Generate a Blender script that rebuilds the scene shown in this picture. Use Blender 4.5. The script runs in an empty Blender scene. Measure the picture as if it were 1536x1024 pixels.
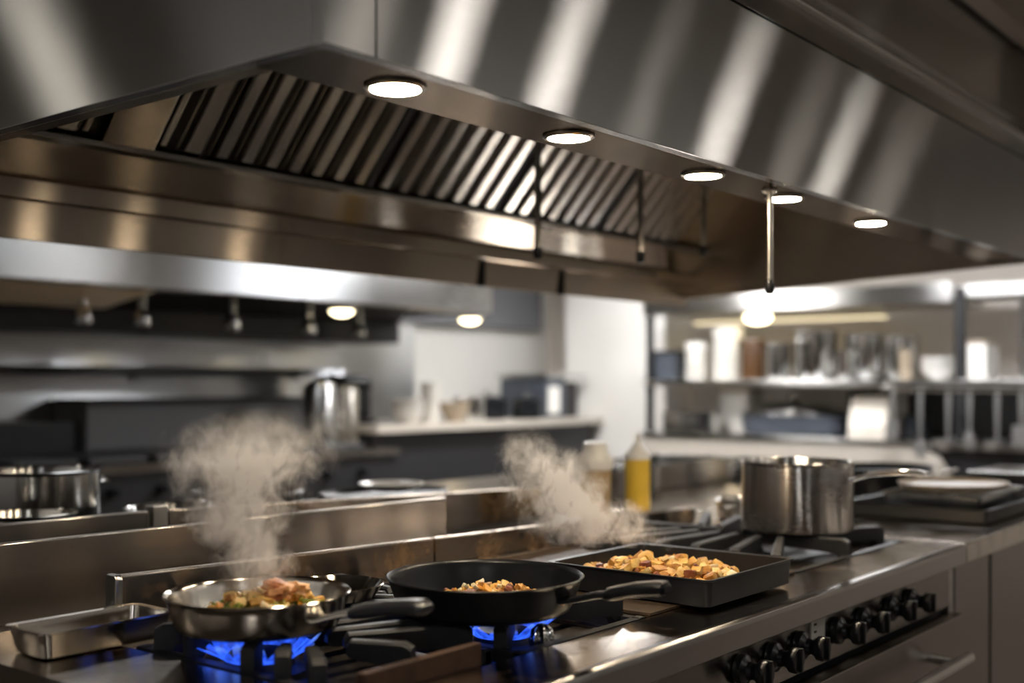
import bpy, bmesh, math, random
from mathutils import Vector, Matrix, Euler
random.seed(7)
PI = math.pi
SC = bpy.context.scene
COL = SC.collection

# ------------------------------------------------------------------ materials
def new_mat(name):
    m = bpy.data.materials.new(name); m.use_nodes = True
    nt = m.node_tree; nt.nodes.clear()
    out = nt.nodes.new('ShaderNodeOutputMaterial')
    return m, nt, out

def N(nt, t, **kw):
    n = nt.nodes.new(t)
    for k, v in kw.items(): setattr(n, k, v)
    return n

def math_node(nt, op, a, b=None, c=None, clamp=False):
    n = nt.nodes.new('ShaderNodeMath'); n.operation = op; n.use_clamp = clamp
    for i, v in enumerate((a, b, c)):
        if v is None: continue
        if isinstance(v, (int, float)): n.inputs[i].default_value = v
        else: nt.links.new(v, n.inputs[i])
    return n.outputs[0]

def mix_col(nt, fac, a, b):
    n = nt.nodes.new('ShaderNodeMix'); n.data_type = 'RGBA'
    if isinstance(fac, (int, float)): n.inputs[0].default_value = fac
    else: nt.links.new(fac, n.inputs[0])
    for i, v in ((6, a), (7, b)):
        if isinstance(v, tuple): n.inputs[i].default_value = (*v, 1)
        else: nt.links.new(v, n.inputs[i])
    return n.outputs[2]

def ramp(nt, fac, stops):
    n = nt.nodes.new('ShaderNodeValToRGB')
    e = n.color_ramp.elements
    while len(e) < len(stops): e.new(0.5)
    for el, (p, c) in zip(e, stops):
        el.position = p; el.color = (*c, 1) if isinstance(c, tuple) else (c, c, c, 1)
    nt.links.new(fac, n.inputs[0])
    return n.outputs[0]

def noise(nt, vec, scale, detail=4, rough=.55, dist=0.):
    n = nt.nodes.new('ShaderNodeTexNoise')
    n.inputs['Scale'].default_value = scale; n.inputs['Detail'].default_value = detail
    n.inputs['Roughness'].default_value = rough; n.inputs['Distortion'].default_value = dist
    if vec is not None: nt.links.new(vec, n.inputs['Vector'])
    return n.outputs[0]

def scaled(nt, vec, s):
    n = nt.nodes.new('ShaderNodeVectorMath'); n.operation = 'MULTIPLY'
    nt.links.new(vec, n.inputs[0]); n.inputs[1].default_value = s
    return n.outputs[0]

def plain(name, col, rough=.5, metal=0., var=.12, vscale=18., spec=.5, bump=.0, coat=0., trans=0.):
    m, nt, out = new_mat(name)
    b = N(nt, 'ShaderNodeBsdfPrincipled'); g = N(nt, 'ShaderNodeTexCoord')
    f = noise(nt, g.outputs['Object'], vscale, 5)
    dark = tuple(c*(1-var) for c in col); lite = tuple(min(1, c*(1+var)) for c in col)
    nt.links.new(mix_col(nt, f, dark, lite), b.inputs['Base Color'])
    b.inputs['Roughness'].default_value = rough; b.inputs['Metallic'].default_value = metal
    b.inputs['Specular IOR Level'].default_value = spec
    b.inputs['Coat Weight'].default_value = coat
    b.inputs['Transmission Weight'].default_value = trans
    if bump:
        bn = N(nt, 'ShaderNodeBump'); bn.inputs['Strength'].default_value = bump; bn.inputs['Distance'].default_value = .002
        nt.links.new(noise(nt, g.outputs['Object'], vscale*8, 4), bn.inputs['Height'])
        nt.links.new(bn.outputs[0], b.inputs['Normal'])
    nt.links.new(b.outputs[0], out.inputs[0])
    return m

def steel(name, col=(.60, .585, .56), across=.5, along=.12, grain='X', var=.06, stain=0., stain_col=(.10, .06, .035), wave=0.):
    """brushed stainless: the grain runs along world X, Y or round the Z axis; highlights stretch across the grain"""
    m, nt, out = new_mat(name)
    b = N(nt, 'ShaderNodeBsdfAnisotropic', distribution='BECKMANN')
    geo = N(nt, 'ShaderNodeNewGeometry'); tc = N(nt, 'ShaderNodeTexCoord')
    pos = tc.outputs['Object']
    sc = {'X': (5, 700, 700), 'Y': (700, 5, 700), 'Z': (40, 40, 700)}[grain]
    gr = noise(nt, scaled(nt, pos, sc), 1., 3)
    big = noise(nt, pos, 2.3, 3)
    r0 = math.sqrt(across*along)
    r = math_node(nt, 'ADD', math_node(nt, 'MULTIPLY', gr, .10*r0), .95*r0)
    r = math_node(nt, 'ADD', r, math_node(nt, 'MULTIPLY', math_node(nt, 'SUBTRACT', big, .5), .3*r0))
    base = mix_col(nt, gr, tuple(c*(1-var) for c in col), tuple(min(1, c*(1+var)) for c in col))
    b.inputs['Anisotropy'].default_value = -(1-along/across)
    nt.links.new(base, b.inputs['Color']); nt.links.new(r, b.inputs['Roughness'])
    t = N(nt, 'ShaderNodeVectorMath'); t.operation = 'CROSS_PRODUCT'
    nt.links.new(geo.outputs['Normal'], t.inputs[0])
    t.inputs[1].default_value = {'X': (1, .001, .001), 'Y': (.001, 1, .001), 'Z': (0, 0, 1)}[grain]
    tv = t.outputs[0]
    if grain == 'Z':
        t2 = N(nt, 'ShaderNodeVectorMath'); t2.operation = 'CROSS_PRODUCT'
        nt.links.new(geo.outputs['Normal'], t2.inputs[0]); nt.links.new(tv, t2.inputs[1]); tv = t2.outputs[0]
    nt.links.new(tv, b.inputs['Tangent'])
    if wave:
        bn = N(nt, 'ShaderNodeBump'); bn.inputs['Strength'].default_value = 1.; bn.inputs['Distance'].default_value = wave
        nt.links.new(noise(nt, pos, 5., 1), bn.inputs['Height'])
        nt.links.new(bn.outputs[0], b.inputs['Normal'])
    sh = b.outputs[0]
    if stain:
        st = noise(nt, pos, 9., 8, .68, .4)
        sf = math_node(nt, 'MULTIPLY', ramp(nt, st, [(.50, 0.), (.66, 1.)]), stain)
        d = N(nt, 'ShaderNodeBsdfPrincipled'); d.inputs['Base Color'].default_value = (*stain_col, 1); d.inputs['Roughness'].default_value = .45
        mx = N(nt, 'ShaderNodeMixShader'); nt.links.new(sf, mx.inputs[0]); nt.links.new(sh, mx.inputs[1]); nt.links.new(d.outputs[0], mx.inputs[2])
        sh = mx.outputs[0]
    nt.links.new(sh, out.inputs[0])
    return m

def glow(name, col, strength):
    m, nt, out = new_mat(name)
    e = N(nt, 'ShaderNodeEmission'); e.inputs[0].default_value = (*col, 1); e.inputs[1].default_value = strength
    nt.links.new(e.outputs[0], out.inputs[0])
    return m

def food(name, cols, rough=.42, scale=40.):
    m, nt, out = new_mat(name)
    b = N(nt, 'ShaderNodeBsdfPrincipled'); tc = N(nt, 'ShaderNodeTexCoord'); oi = N(nt, 'ShaderNodeObjectInfo')
    f = noise(nt, tc.outputs['Object'], scale, 5, .6)
    f = math_node(nt, 'ADD', f, math_node(nt, 'MULTIPLY', math_node(nt, 'SUBTRACT', oi.outputs['Random'], .5), .35))
    n = len(cols)
    c = ramp(nt, f, [(.28+.44*i/(n-1), cols[i]) for i in range(n)])
    nt.links.new(c, b.inputs['Base Color']); b.inputs['Roughness'].default_value = rough
    b.inputs['Subsurface Weight'].default_value = .12; b.inputs['Subsurface Radius'].default_value = (.006, .003, .001)
    bn = N(nt, 'ShaderNodeBump'); bn.inputs['Strength'].default_value = .5; bn.inputs['Distance'].default_value = .002
    nt.links.new(noise(nt, tc.outputs['Object'], 160, 4), bn.inputs['Height']); nt.links.new(bn.outputs[0], b.inputs['Normal'])
    nt.links.new(b.outputs[0], out.inputs[0])
    return m

M = {}
M['hood'] = steel('hood_steel', (.56, .555, .55), 0.40, 0.060, 'X', .03, wave=.0004)
M['hood_end'] = steel('hood_end_steel', (.55, .545, .54), 0.46, 0.12, 'Y', .03, wave=.0004)
M['hood_in'] = steel('hood_inner_steel', (.60, .52, .43), 0.40, 0.11, 'X', .06, wave=.0004)
M['hood_in_end'] = steel('hood_inner_end_steel', (.58, .51, .43), 0.42, 0.120, 'Y', .06, wave=.0006)
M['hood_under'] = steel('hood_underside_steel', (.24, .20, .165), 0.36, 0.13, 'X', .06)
M['baffle'] = steel('baffle_steel', (.74, .70, .65), 0.35, 0.182, 'X', .05)
M['filter_dark'] = plain('filter_grease_black', (.012, .011, .010), .45, .3)
M['counter'] = steel('counter_steel', (.70, .64, .57), 0.34, 0.150, 'X', .07, stain=.28)
M['fascia'] = steel('fascia_steel', (.56, .54, .51), 0.42, 0.199, 'X', .06)
M['panel'] = steel('panel_steel', (.38, .355, .33), 0.42, 0.15, 'X', .06)
M['guard'] = steel('guard_steel', (.44, .385, .33), 0.40, 0.125, 'X', .08, stain=.8, stain_col=(.17, .10, .05))
M['guard_clean'] = steel('guard_clean_steel', (.40, .36, .32), 0.38, 0.11, 'X', .07)
M['pan_steel'] = steel('pan_steel', (.60, .56, .50), 0.31, 0.172, 'Z', .10, stain=.25, stain_col=(.14, .09, .05))
M['pot_steel'] = steel('pot_steel', (.70, .67, .63), 0.50, 0.15, 'Z', .06)
M['bg_steel'] = steel('far_steel', (.60, .61, .62), 0.40, 0.210, 'X', .05)
M['bg_steel_y'] = steel('far_steel_crosswise', (.66, .65, .63), 0.43, 0.224, 'Y', .05)
M['bg_pot'] = steel('far_pot_steel', (.64, .64, .63), 0.29, 0.154, 'Z', .05)
M['chrome'] = plain('polished_steel', (.72, .70, .66), .14, 1., .04)
M['rod'] = plain('pipe_steel', (.62, .58, .52), .25, 1., .06)
M['brass'] = plain('rivet_copper', (.62, .44, .34), .28, 1., .06)
M['iron'] = plain('cast_iron', (.022, .022, .024), .48, .15, .35, 60., .5, .35)
M['black_pan'] = plain('black_carbon_steel', (.008, .009, .011), .30, 0., .3, 25., .22, .05)
M['tray_black'] = plain('black_sheet_steel', (.024, .025, .027), .40, .3, .3, 20., .5, .1)
M['black_plastic'] = plain('black_plastic', (.012, .012, .013), .24, 0., .15, 30., .5)
M['black_handle'] = plain('black_handle_grip', (.020, .022, .028), .32, 0., .2, 30., .5)
M['dark'] = plain('dark_enamel', (.020, .020, .022), .45, .2, .2, 8.)
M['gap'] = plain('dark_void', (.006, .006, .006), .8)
M['rust'] = plain('rusted_iron', (.060, .029, .016), .62, .35, .6, 45., .4, .5)
M['soot'] = plain('sooty_enamel', (.022, .017, .013), .45, 0., .7, 60., .5, .5)
M['crust'] = plain('burnt_crust', (.060, .038, .022), .55, .2, .75, 70., .4, .9)
M['block_dark'] = plain('added_block_dark', (.055, .048, .042), .4)
M['tile'] = plain('floor_tile', (.16, .13, .11), .4, 0., .15, 5.)
M['wall_white'] = plain('white_wall', (.74, .72, .68), .55, 0., .03, 3.)
M['wall_dim'] = plain('grey_wall', (.50, .49, .47), .6, 0., .05, 3.)
M['wall_end'] = plain('greige_wall', (.62, .57, .51), .55, 0., .04, 3.)
M['ceil'] = plain('ceiling_paint', (.30, .29, .28), .7, 0., .03, 3.)
M['bulkhead'] = plain('grey_bulkhead', (.17, .17, .18), .5, 0., .05)
M['louvre'] = plain('grille_grey', (.62, .57, .50), .5, .2, .05)
M['white_plastic'] = plain('white_plastic', (.80, .78, .74), .35, 0., .03, 20., .5)
M['china'] = plain('white_china', (.82, .80, .76), .22, 0., .03, 20., .5)
M['apron'] = plain('pale_apron_paint', (.52, .475, .415), .45, .2, .05, 3.)
M['utensil'] = plain('satin_utensil_steel', (.46, .46, .45), .28, .8, .05)
M['cream'] = plain('cream_board', (.42, .34, .25), .42, 0., .07, 12.)
M['oil'] = plain('mustard_sauce', (.80, .53, .06), .28, 0., .06, 20., .5, 0., .3)
M['brown'] = plain('brown_sauce', (.075, .036, .014), .25, 0., .2, 15.)
M['tan'] = plain('tan_sauce', (.40, .27, .13), .35, 0., .1, 20.)
M['red'] = plain('red_plastic', (.36, .02, .015), .35, 0., .08)
M['slate'] = plain('slate_enamel', (.075, .085, .105), .32, .2, .15, 8.)
M['brassy'] = plain('lamplit_steel', (.80, .62, .38), .45, .35, .12, 3.)  # warm lamp light inside the far hood, put into the base colour
M['label'] = plain('label_silver', (.62, .60, .55), .4, .2, .05)
M['lens'] = glow('warm_lamp_glow', (1., .83, .60), 170.)
M['lens_far'] = glow('far_lamp_glow', (1., .84, .52), 6.)
M['panel_glow'] = glow('ceiling_panel_glow', (1., .93, .84), 21.)
M['fill_strip'] = glow('fill_strip_glow', (1., .95, .88), 1.9)
M['panel_dim'] = glow('dim_panel_glow', (1., .90, .78), 3.2)
M['fill_bg'] = glow('bg_fill_glow', (.97, .98, 1.), 34.)
M['panel_end'] = glow('end_panel_glow', (1., .92, .80), 11.)
M['fill_mid'] = glow('table_fill_glow', (1., .98, .95), 46.)
M['fill_low'] = glow('low_fill_glow', (.95, .97, 1.), 3.)
M['panel_cool'] = glow('cool_panel_glow', (.95, .97, 1.), 14.)
M['potato'] = food('fried_potato', [(.42, .17, .03), (.80, .47, .12), (.90, .66, .28)])
M['onion'] = food('pale_onion', [(.66, .42, .17), (.86, .70, .42), (.92, .82, .60)])
M['meat'] = food('browned_meat', [(.11, .03, .015), (.30, .09, .045), (.50, .22, .10)])
M['carrot'] = food('orange_pepper', [(.60, .20, .02), (.86, .40, .04), (.92, .56, .10)])
M['green'] = food('green_pepper', [(.05, .09, .01), (.22, .26, .03), (.50, .44, .07)])
M['chicken'] = food('seared_chicken', [(.40, .12, .04), (.74, .38, .16), (.88, .62, .36)])

def flame_mat():
    m, nt, out = new_mat('blue_gas_flame')
    tc = N(nt, 'ShaderNodeTexCoord'); sx = N(nt, 'ShaderNodeSeparateXYZ'); nt.links.new(tc.outputs['Generated'], sx.inputs[0])
    h = sx.outputs[2]
    e = N(nt, 'ShaderNodeEmission')
    nt.links.new(ramp(nt, h, [(0., (.03, .12, 1.)), (.5, (.02, .09, .85)), (1., (.22, .42, 1.))]), e.inputs[0])
    e.inputs[1].default_value = 1.25
    t = N(nt, 'ShaderNodeBsdfTransparent'); mx = N(nt, 'ShaderNodeMixShader')
    f = math_node(nt, 'MULTIPLY', ramp(nt, h, [(0., .8), (.7, .75), (1., .15)]), ramp(nt, noise(nt, scaled(nt, tc.outputs['Object'], (90, 90, 20)), 1., 2), [(.3, .25), (.7, 1.)]))
    nt.links.new(f, mx.inputs[0]); nt.links.new(t.outputs[0], mx.inputs[1]); nt.links.new(e.outputs[0], mx.inputs[2])
    nt.links.new(mx.outputs[0], out.inputs[0])
    return m
M['flame'] = flame_mat()

# ------------------------------------------------------------------ mesh building
ORG = {}
class MB:
    def __init__(s): s.bm = bmesh.new(); s.bev = False
    def _faces(s, vs, fs):
        v = [s.bm.verts.new(p) for p in vs]
        for f in fs:
            try: s.bm.faces.new([v[i] for i in f])
            except ValueError: pass
        return v
    def box(s, x0, x1, y0, y1, z0, z1, bev=0., mat4=None, seg=2):
        vs = [Vector(p) for p in ((x0,y0,z0),(x1,y0,z0),(x1,y1,z0),(x0,y1,z0),(x0,y0,z1),(x1,y0,z1),(x1,y1,z1),(x0,y1,z1))]
        if mat4 is not None: vs = [mat4 @ p for p in vs]
        v = s._faces(vs, [(3,2,1,0),(4,5,6,7),(0,1,5,4),(1,2,6,5),(2,3,7,6),(3,0,4,7)])
        if bev:
            s.bev = True
            ed = {e for a in v for e in a.link_edges}
            bmesh.ops.bevel(s.bm, geom=list(ed), offset=bev, segments=seg, affect='EDGES', profile=.5)
        return s
    def prism(s, poly, axis, a0, a1, bev=0.):
        n = len(poly)
        def P(p, a):
            return {'x': (a, p[0], p[1]), 'y': (p[0], a, p[1]), 'z': (p[0], p[1], a)}[axis]
        v = s._faces([P(p, a0) for p in poly]+[P(p, a1) for p in poly],
                     [tuple(range(n))[::-1], tuple(range(n, 2*n))]+[(i, (i+1) % n, n+(i+1) % n, n+i) for i in range(n)])
        if bev:
            s.bev = True
            ed = {e for a in v for e in a.link_edges}
            bmesh.ops.bevel(s.bm, geom=list(ed), offset=bev, segments=2, affect='EDGES', profile=.5)
        return s
    def loft(s, rings, cap=True, closed=False):
        k = len(rings[0]); base = []
        for r in rings: base.append([s.bm.verts.new(p) for p in r])
        m = len(rings)
        for i in range(m if closed else m-1):
            a, b = base[i], base[(i+1) % m]
            for j in range(k):
                s.bm.faces.new((a[j], a[(j+1) % k], b[(j+1) % k], b[j]))
        if cap and not closed:
            s.bm.faces.new(base[0][::-1]); s.bm.faces.new(base[-1])
        return s
    def lathe(s, prof, c=(0,0,0), n=40, axis='z', sx=1., sy=1.):
        c = Vector(c); rows = []
        for (r, h) in prof:
            if r < 1e-6:
                p = {'z': (0,0,h), 'y': (0,h,0), 'x': (h,0,0)}[axis]
                rows.append([s.bm.verts.new(c+Vector(p))]); continue
            row = []
            for j in range(n):
                t = 2*PI*j/n; u, w = r*math.cos(t)*sx, r*math.sin(t)*sy
                p = {'z': (u,w,h), 'y': (u,h,-w), 'x': (h,u,w)}[axis]
                row.append(s.bm.verts.new(c+Vector(p)))
            rows.append(row)
        for a, b in zip(rows, rows[1:]):
            if len(a) == 1 and len(b) == 1: continue
            for j in range(n):
                if len(a) == 1: s.bm.faces.new((a[0], b[(j+1) % n], b[j]))
                elif len(b) == 1: s.bm.faces.new((a[j], a[(j+1) % n], b[0]))
                else: s.bm.faces.new((a[j], a[(j+1) % n], b[(j+1) % n], b[j]))
        for row in (rows[0], rows[-1]):
            if len(row) > 1 and row is not None and prof[0] != prof[-1]:
                try: s.bm.faces.new(row)
                except ValueError: pass
        return s
    def tube(s, pts, r, n=12):
        pts = [Vector(p) for p in pts]; rings = []
        for i, p in enumerate(pts):
            d = (pts[min(i+1, len(pts)-1)]-pts[max(i-1, 0)]).normalized()
            up = Vector((0,0,1)) if abs(d.z) < .9 else Vector((0,1,0))
            a = d.cross(up).normalized(); b = a.cross(d).normalized()
            rr = r[i] if isinstance(r, (list, tuple)) else r
            rings.append([p+a*rr*math.cos(2*PI*j/n)+b*rr*math.sin(2*PI*j/n) for j in range(n)])
        return s.loft(rings)
    def bar(s, pts, w, h, side=None, n=16, pw=.6):
        """sweep of a rounded flat section; w, h lists of half-widths and half-heights"""
        pts = [Vector(p) for p in pts]; rings = []
        for i, p in enumerate(pts):
            d = (pts[min(i+1, len(pts)-1)]-pts[max(i-1, 0)]).normalized()
            a = Vector(side).normalized() if side else d.cross(Vector((0,0,1))).normalized()
            b = a.cross(d).normalized()
            ring = []
            for j in range(n):
                t = 2*PI*j/n; cx, cz = math.cos(t), math.sin(t)
                ring.append(p+a*w[i]*math.copysign(abs(cx)**pw, cx)+b*h[i]*math.copysign(abs(cz)**pw, cz))
            rings.append(ring)
        return s.loft(rings)
    def build(s, name, mat, parent=None, loc=None, ang=35, smooth=True):
        bm = s.bm
        bmesh.ops.recalc_face_normals(bm, faces=bm.faces[:])
        o3 = Vector(loc) if loc is not None else (ORG[parent.name] if parent is not None else Vector((0,0,0)))
        if parent is not None: o3 = ORG[parent.name]
        bmesh.ops.translate(bm, verts=bm.verts[:], vec=-o3)
        me = bpy.data.meshes.new(name); bm.to_mesh(me); bm.free()
        for p in me.polygons: p.use_smooth = smooth
        if smooth: me.set_sharp_from_angle(angle=math.radians(ang))
        me.materials.append(mat)
        o = bpy.data.objects.new(name, me); COL.objects.link(o)
        if parent is not None: o.parent = parent
        else: o.location = o3
        if s.bev and smooth:
            wn = o.modifiers.new('flat_faces', 'WEIGHTED_NORMAL'); wn.mode = 'FACE_AREA'; wn.weight = 100; wn.keep_sharp = True
        ORG[o.name] = o3
        return o

def box(*a, **k): return MB().box(*a, **k)
def tag(o, label, cat, group=None, kind=None):
    o['label'] = label; o['category'] = cat
    if group: o['group'] = group
    if kind: o['kind'] = kind
    return o
def thing(name, label, cat, loc, group=None):
    o = bpy.data.objects.new(name, None); COL.objects.link(o); o.empty_display_size = .1
    o.location = loc; ORG[o.name] = Vector(loc)
    return tag(o, label, cat, group)
def struct(mb, name, mat):
    o = mb.build(name, mat); o['kind'] = 'structure'; return o
def copy_tree(o, parent=None):
    c = o.copy(); COL.objects.link(c); ORG[c.name] = ORG[o.name].copy()
    if parent is not None: c.parent = parent
    for ch in list(o.children): copy_tree(ch, c)
    return c

# ------------------------------------------------------------------ camera (lens 1.26 m up, looking level across the range)
EYE = Vector((0, 0, 1.26))
FWD = Vector((.7804, .6252, 0)).normalized()
cam = bpy.data.cameras.new('camera'); cob = bpy.data.objects.new('camera', cam); COL.objects.link(cob)
cam.sensor_width = 36.; cam.lens = 1736/1536*36; cam.shift_y = 63/1536
cob.location = EYE; cob.rotation_euler = FWD.to_track_quat('-Z', 'Y').to_euler()
cam.clip_start = .05
cam.dof.use_dof = True; cam.dof.focus_distance = 1.80; cam.dof.aperture_fstop = cam.lens/1000/.0215
cam.dof.aperture_blades = 0
SC.camera = cob
SC.cycles.volume_bounces = 3
SC.view_settings.view_transform = 'Standard'; SC.view_settings.look = 'None'
SC.view_settings.exposure = .70; SC.view_settings.gamma = 1.
SC.view_settings.use_curve_mapping = False
w = bpy.data.worlds.new('world'); SC.world = w; w.use_nodes = True
w.node_tree.nodes['Background'].inputs[0].default_value = (.5, .5, .52, 1)
w.node_tree.nodes['Background'].inputs[1].default_value = .1

# ------------------------------------------------------------------ setting
RX0, RX1, RY0, RY1, RH = -2.6, 7.2, -2.8, 5.4, 2.32
struct(box(RX0-.1, RX1+.1, RY0-.1, RY1+.1, -.1, 0), 'floor', M['tile'])
struct(box(RX0-.1, RX1+.1, RY0-.1, RY1+.1, RH, RH+.1), 'ceiling', M['ceil'])
struct(box(RX0-.1, RX1+.1, RY1, RY1+.1, 0, RH), 'wall_back', M['wall_white'])
struct(box(RX0-.1, RX1+.1, RY0-.1, RY0, 0, RH), 'wall_front', M['wall_dim'])
struct(box(RX0-.1, RX0, RY0, RY1, 0, RH), 'wall_left', M['wall_dim'])
struct(box(RX1, RX1+.1, RY0, RY1, 0, RH), 'wall_end', M['wall_end'])
struct(box(RX0+.002, RX1-.002, RY0+.001, RY0+.3, 0, 1.25, bev=.004), 'added_dark_block', M['block_dark'])  # unseen dark block added so the steel fronts reflect darker
struct(box(.2, 5.66, RY1-.03, RY1-.001, .9, 1.9, bev=.003), 'trim_1', M['bg_steel'])      # steel cladding behind the far line
struct(box(5.3, 6.98, RY1-.10, RY1-.001, 1.66, RH-.001, bev=.004), 'trim_2', M['bulkhead'])  # grey bulkhead over the white wall
struct(box(6.72, 7.199, 4.06, 4.90, 0, RH-.001, bev=.02), 'trim_3', M['wall_white'])        # white pillar in the corner

# ------------------------------------------------------------------ the hood over the range
S = .95
def hz(b): return 1.26+b
HX0, HX1, HY0, HY1 = .874, 3.85, .97, 2.235
RIM = .38
hood = thing('exhaust_hood', 'large brushed stainless steel exhaust canopy hanging over the cooking range', 'exhaust hood', (HX0, HY0, hz(RIM)))
# trough line and slope of the filter bank
TY, TB, SL = 2.1375, .487, 1.1
def fp(y): return TB+SL*(TY-y)
box(.958, HX1, HY0, HY0+.02, hz(RIM), hz(.672), bev=.0015).build('front_panel', M['hood'], hood)
box(HX0, .9562, HY0, HY0+.02, hz(RIM), hz(.672), bev=.0015).build('corner_panel', M['hood'], hood)
box(HX0, HX1, HY0+.006, HY0+.03, hz(.660), hz(.682)).build('seam_shade', M['gap'], hood)  # near-black strip painted as the shade in the panel seam
MB().prism([(HY0+.001, hz(.677)), (HY0+.018, hz(.745)), (HY0+.036, hz(.745)), (HY0+.020, hz(.677))], 'x', HX0, HX1, bev=.001).build('upper_band', M['hood'], hood)
box(HX0, HX1, HY0+.004, HY0+.05, hz(.745), hz(.753), bev=.002).build('cornice', M['fascia'], hood)
box(HX0, HX1, HY0+.045, HY0+.06, hz(.753), hz(.80)).build('upper_band', M['hood'], hood)
box(HX0, HX1, HY0+.036, HY0+.06, hz(.80), hz(.806), bev=.0015).build('cornice', M['fascia'], hood)
box(HX0, HX1, HY0+.06, HY0+.08, hz(.80), RH-.001).build('duct_enclosure', M['hood'], hood)
# near end: outer face, its thick lower rim
box(HX0, HX0+.02, HY0+.02, HY1+.25, hz(RIM), RH-.001, bev=.002).build('end_panel', M['hood_end'], hood)
MB().box(HX0+.02, HX0+.045, HY0+.14, HY1+.25, hz(RIM), hz(RIM)+.03, bev=.002).build('end_rim', M['hood_in_end'], hood)
# lamp strip under the front lip
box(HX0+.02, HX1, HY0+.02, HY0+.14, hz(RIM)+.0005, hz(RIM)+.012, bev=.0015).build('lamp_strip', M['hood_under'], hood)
box(HX0+.02, HX1, HY0+.13, HY0+.14, hz(RIM)+.012, hz(RIM)+.05).build('strip_return', M['hood_in'], hood)
# far end panel, its lower edge falls towards the back
XE = HX1-.02
MB().prism([(HY0, hz(RIM)), (HY1, hz(.318)), (HY1, RH-.001), (HY0, RH-.001)], 'x', XE, HX1, bev=.0015).build('end_panel', M['hood_in_end'], hood)
MB().prism([(HY0+.02, hz(RIM-.004)), (HY1-.03, hz(.318)), (HY1-.03, hz(.330)), (HY0+.02, hz(RIM+.010))], 'x', XE-.03, XE, bev=.002).build('end_rim', M['hood_in_end'], hood)
# back: sloped panel below the filters, a ledge, a lower band
for nm, poly, mt in (
    ('trough_edge', [(TY-.022, TB+.003), (TY-.020, TB-.006), (TY+.012, TB-.012), (TY+.012, TB-.002)], 'chrome'),
    ('back_panel', [(TY, TB-.004), (TY+.0665, .4045), (TY+.0715, .4045), (TY+.012, TB-.004)], 'hood_in'),
    ('back_ledge', [(TY+.052, .4060), (TY+.056, .3690), (TY+.064, .3655), (TY+.0715, .4060)], 'hood_in'),
    ('back_band', [(HY1-.020, .376), (HY1-.012, .290), (HY1, .290), (HY1, .376)], 'hood_in')):
    MB().prism([(y, hz(b)) for y, b in poly], 'x', HX0+.02, XE, bev=.0008).build(nm, M[mt], hood)
box(HX0, HX1, HY1, HY1+.01, hz(.295), RH-.001).build('back_panel', M['hood'], hood)
# seam straps on the lower band
for x in (2.62, 3.02): box(x, x+.012, HY1-.026, HY1-.008, hz(.288), hz(.372)).build('seam_strap', M['dark'], hood)
# filler plates beside and above the filter bank
FX0, FX1 = 1.045, 3.585
def slope_mat(x, y):      # local frame on the filter plane: u along X, v up the slope, w towards the room
    v = Vector((0, -1, SL)).normalized(); u = Vector((1,0,0)); wv = u.cross(v)
    if wv.y > 0: wv = -wv
    m = Matrix.Identity(4)
    for i in range(3): m[i][0], m[i][1], m[i][2] = u[i], v[i], wv[i]
    m.translation = Vector((x, y, hz(fp(y))))
    return m
FM = slope_mat(0, TY)
box(FX1+.006, XE-.001, .0, .62, -.02, -.012, mat4=FM).build('filler_panel', M['hood_in'], hood)
box(HX0+.02, FX0-.004, .0, .62, -.02, -.012, mat4=FM).build('filler_panel', M['filter_dark'], hood)
box(HX0+.02, XE, .0, .62, -.06, -.05, mat4=FM).build('plenum', M['filter_dark'], hood)
# lamps let into the strip
LAMPX = [1.063, 1.441, 1.857, 2.192, 2.651]
for x in LAMPX:
    y = HY0+.073
    c = (x, y, hz(RIM))
    t = MB().lathe([(.040, .0), (.040, -.003), (.036, -.0055), (.0325, -.0045), (.0325, .0)], c, 36)
    tr = t.build('lamp', M['rod'], hood)
    MB().lathe([(.0322, -.002), (.031, -.0045), (.022, -.0062), (.011, -.0070), (0, -.0072)], c, 32).build('lens', M['lens'], tr)
# drop pipes with nozzles
for x, y, zt, zb, r in ((2.235, 1.71, fp(1.71)-.012, .319, .0085), (2.43, 1.54, fp(1.54)-.012, .314, .0085), (2.69, 1.51, fp(1.51)-.012, .349, .0075), (2.09, 1.026, .3805, .192, .0068)):
    p = MB().tube([(x, y, hz(zt)), (x, y, hz(zb))], r, 14).build('drop_pipe', M['rod'], hood)
    MB().lathe([(0, -.016), (r*.9, -.016), (r*1.35, -.010), (r*1.35, .008), (r, .012), (0, .012)], (x, y, hz(zb)), 16).build('nozzle', M['black_plastic'], p)
    MB().lathe([(r*2.2, 0), (r*2.2, -.004), (r*1.2, -.008), (0, -.008)], (x, y, hz(zt)), 16).build('flange', M['rod'], p)

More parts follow.
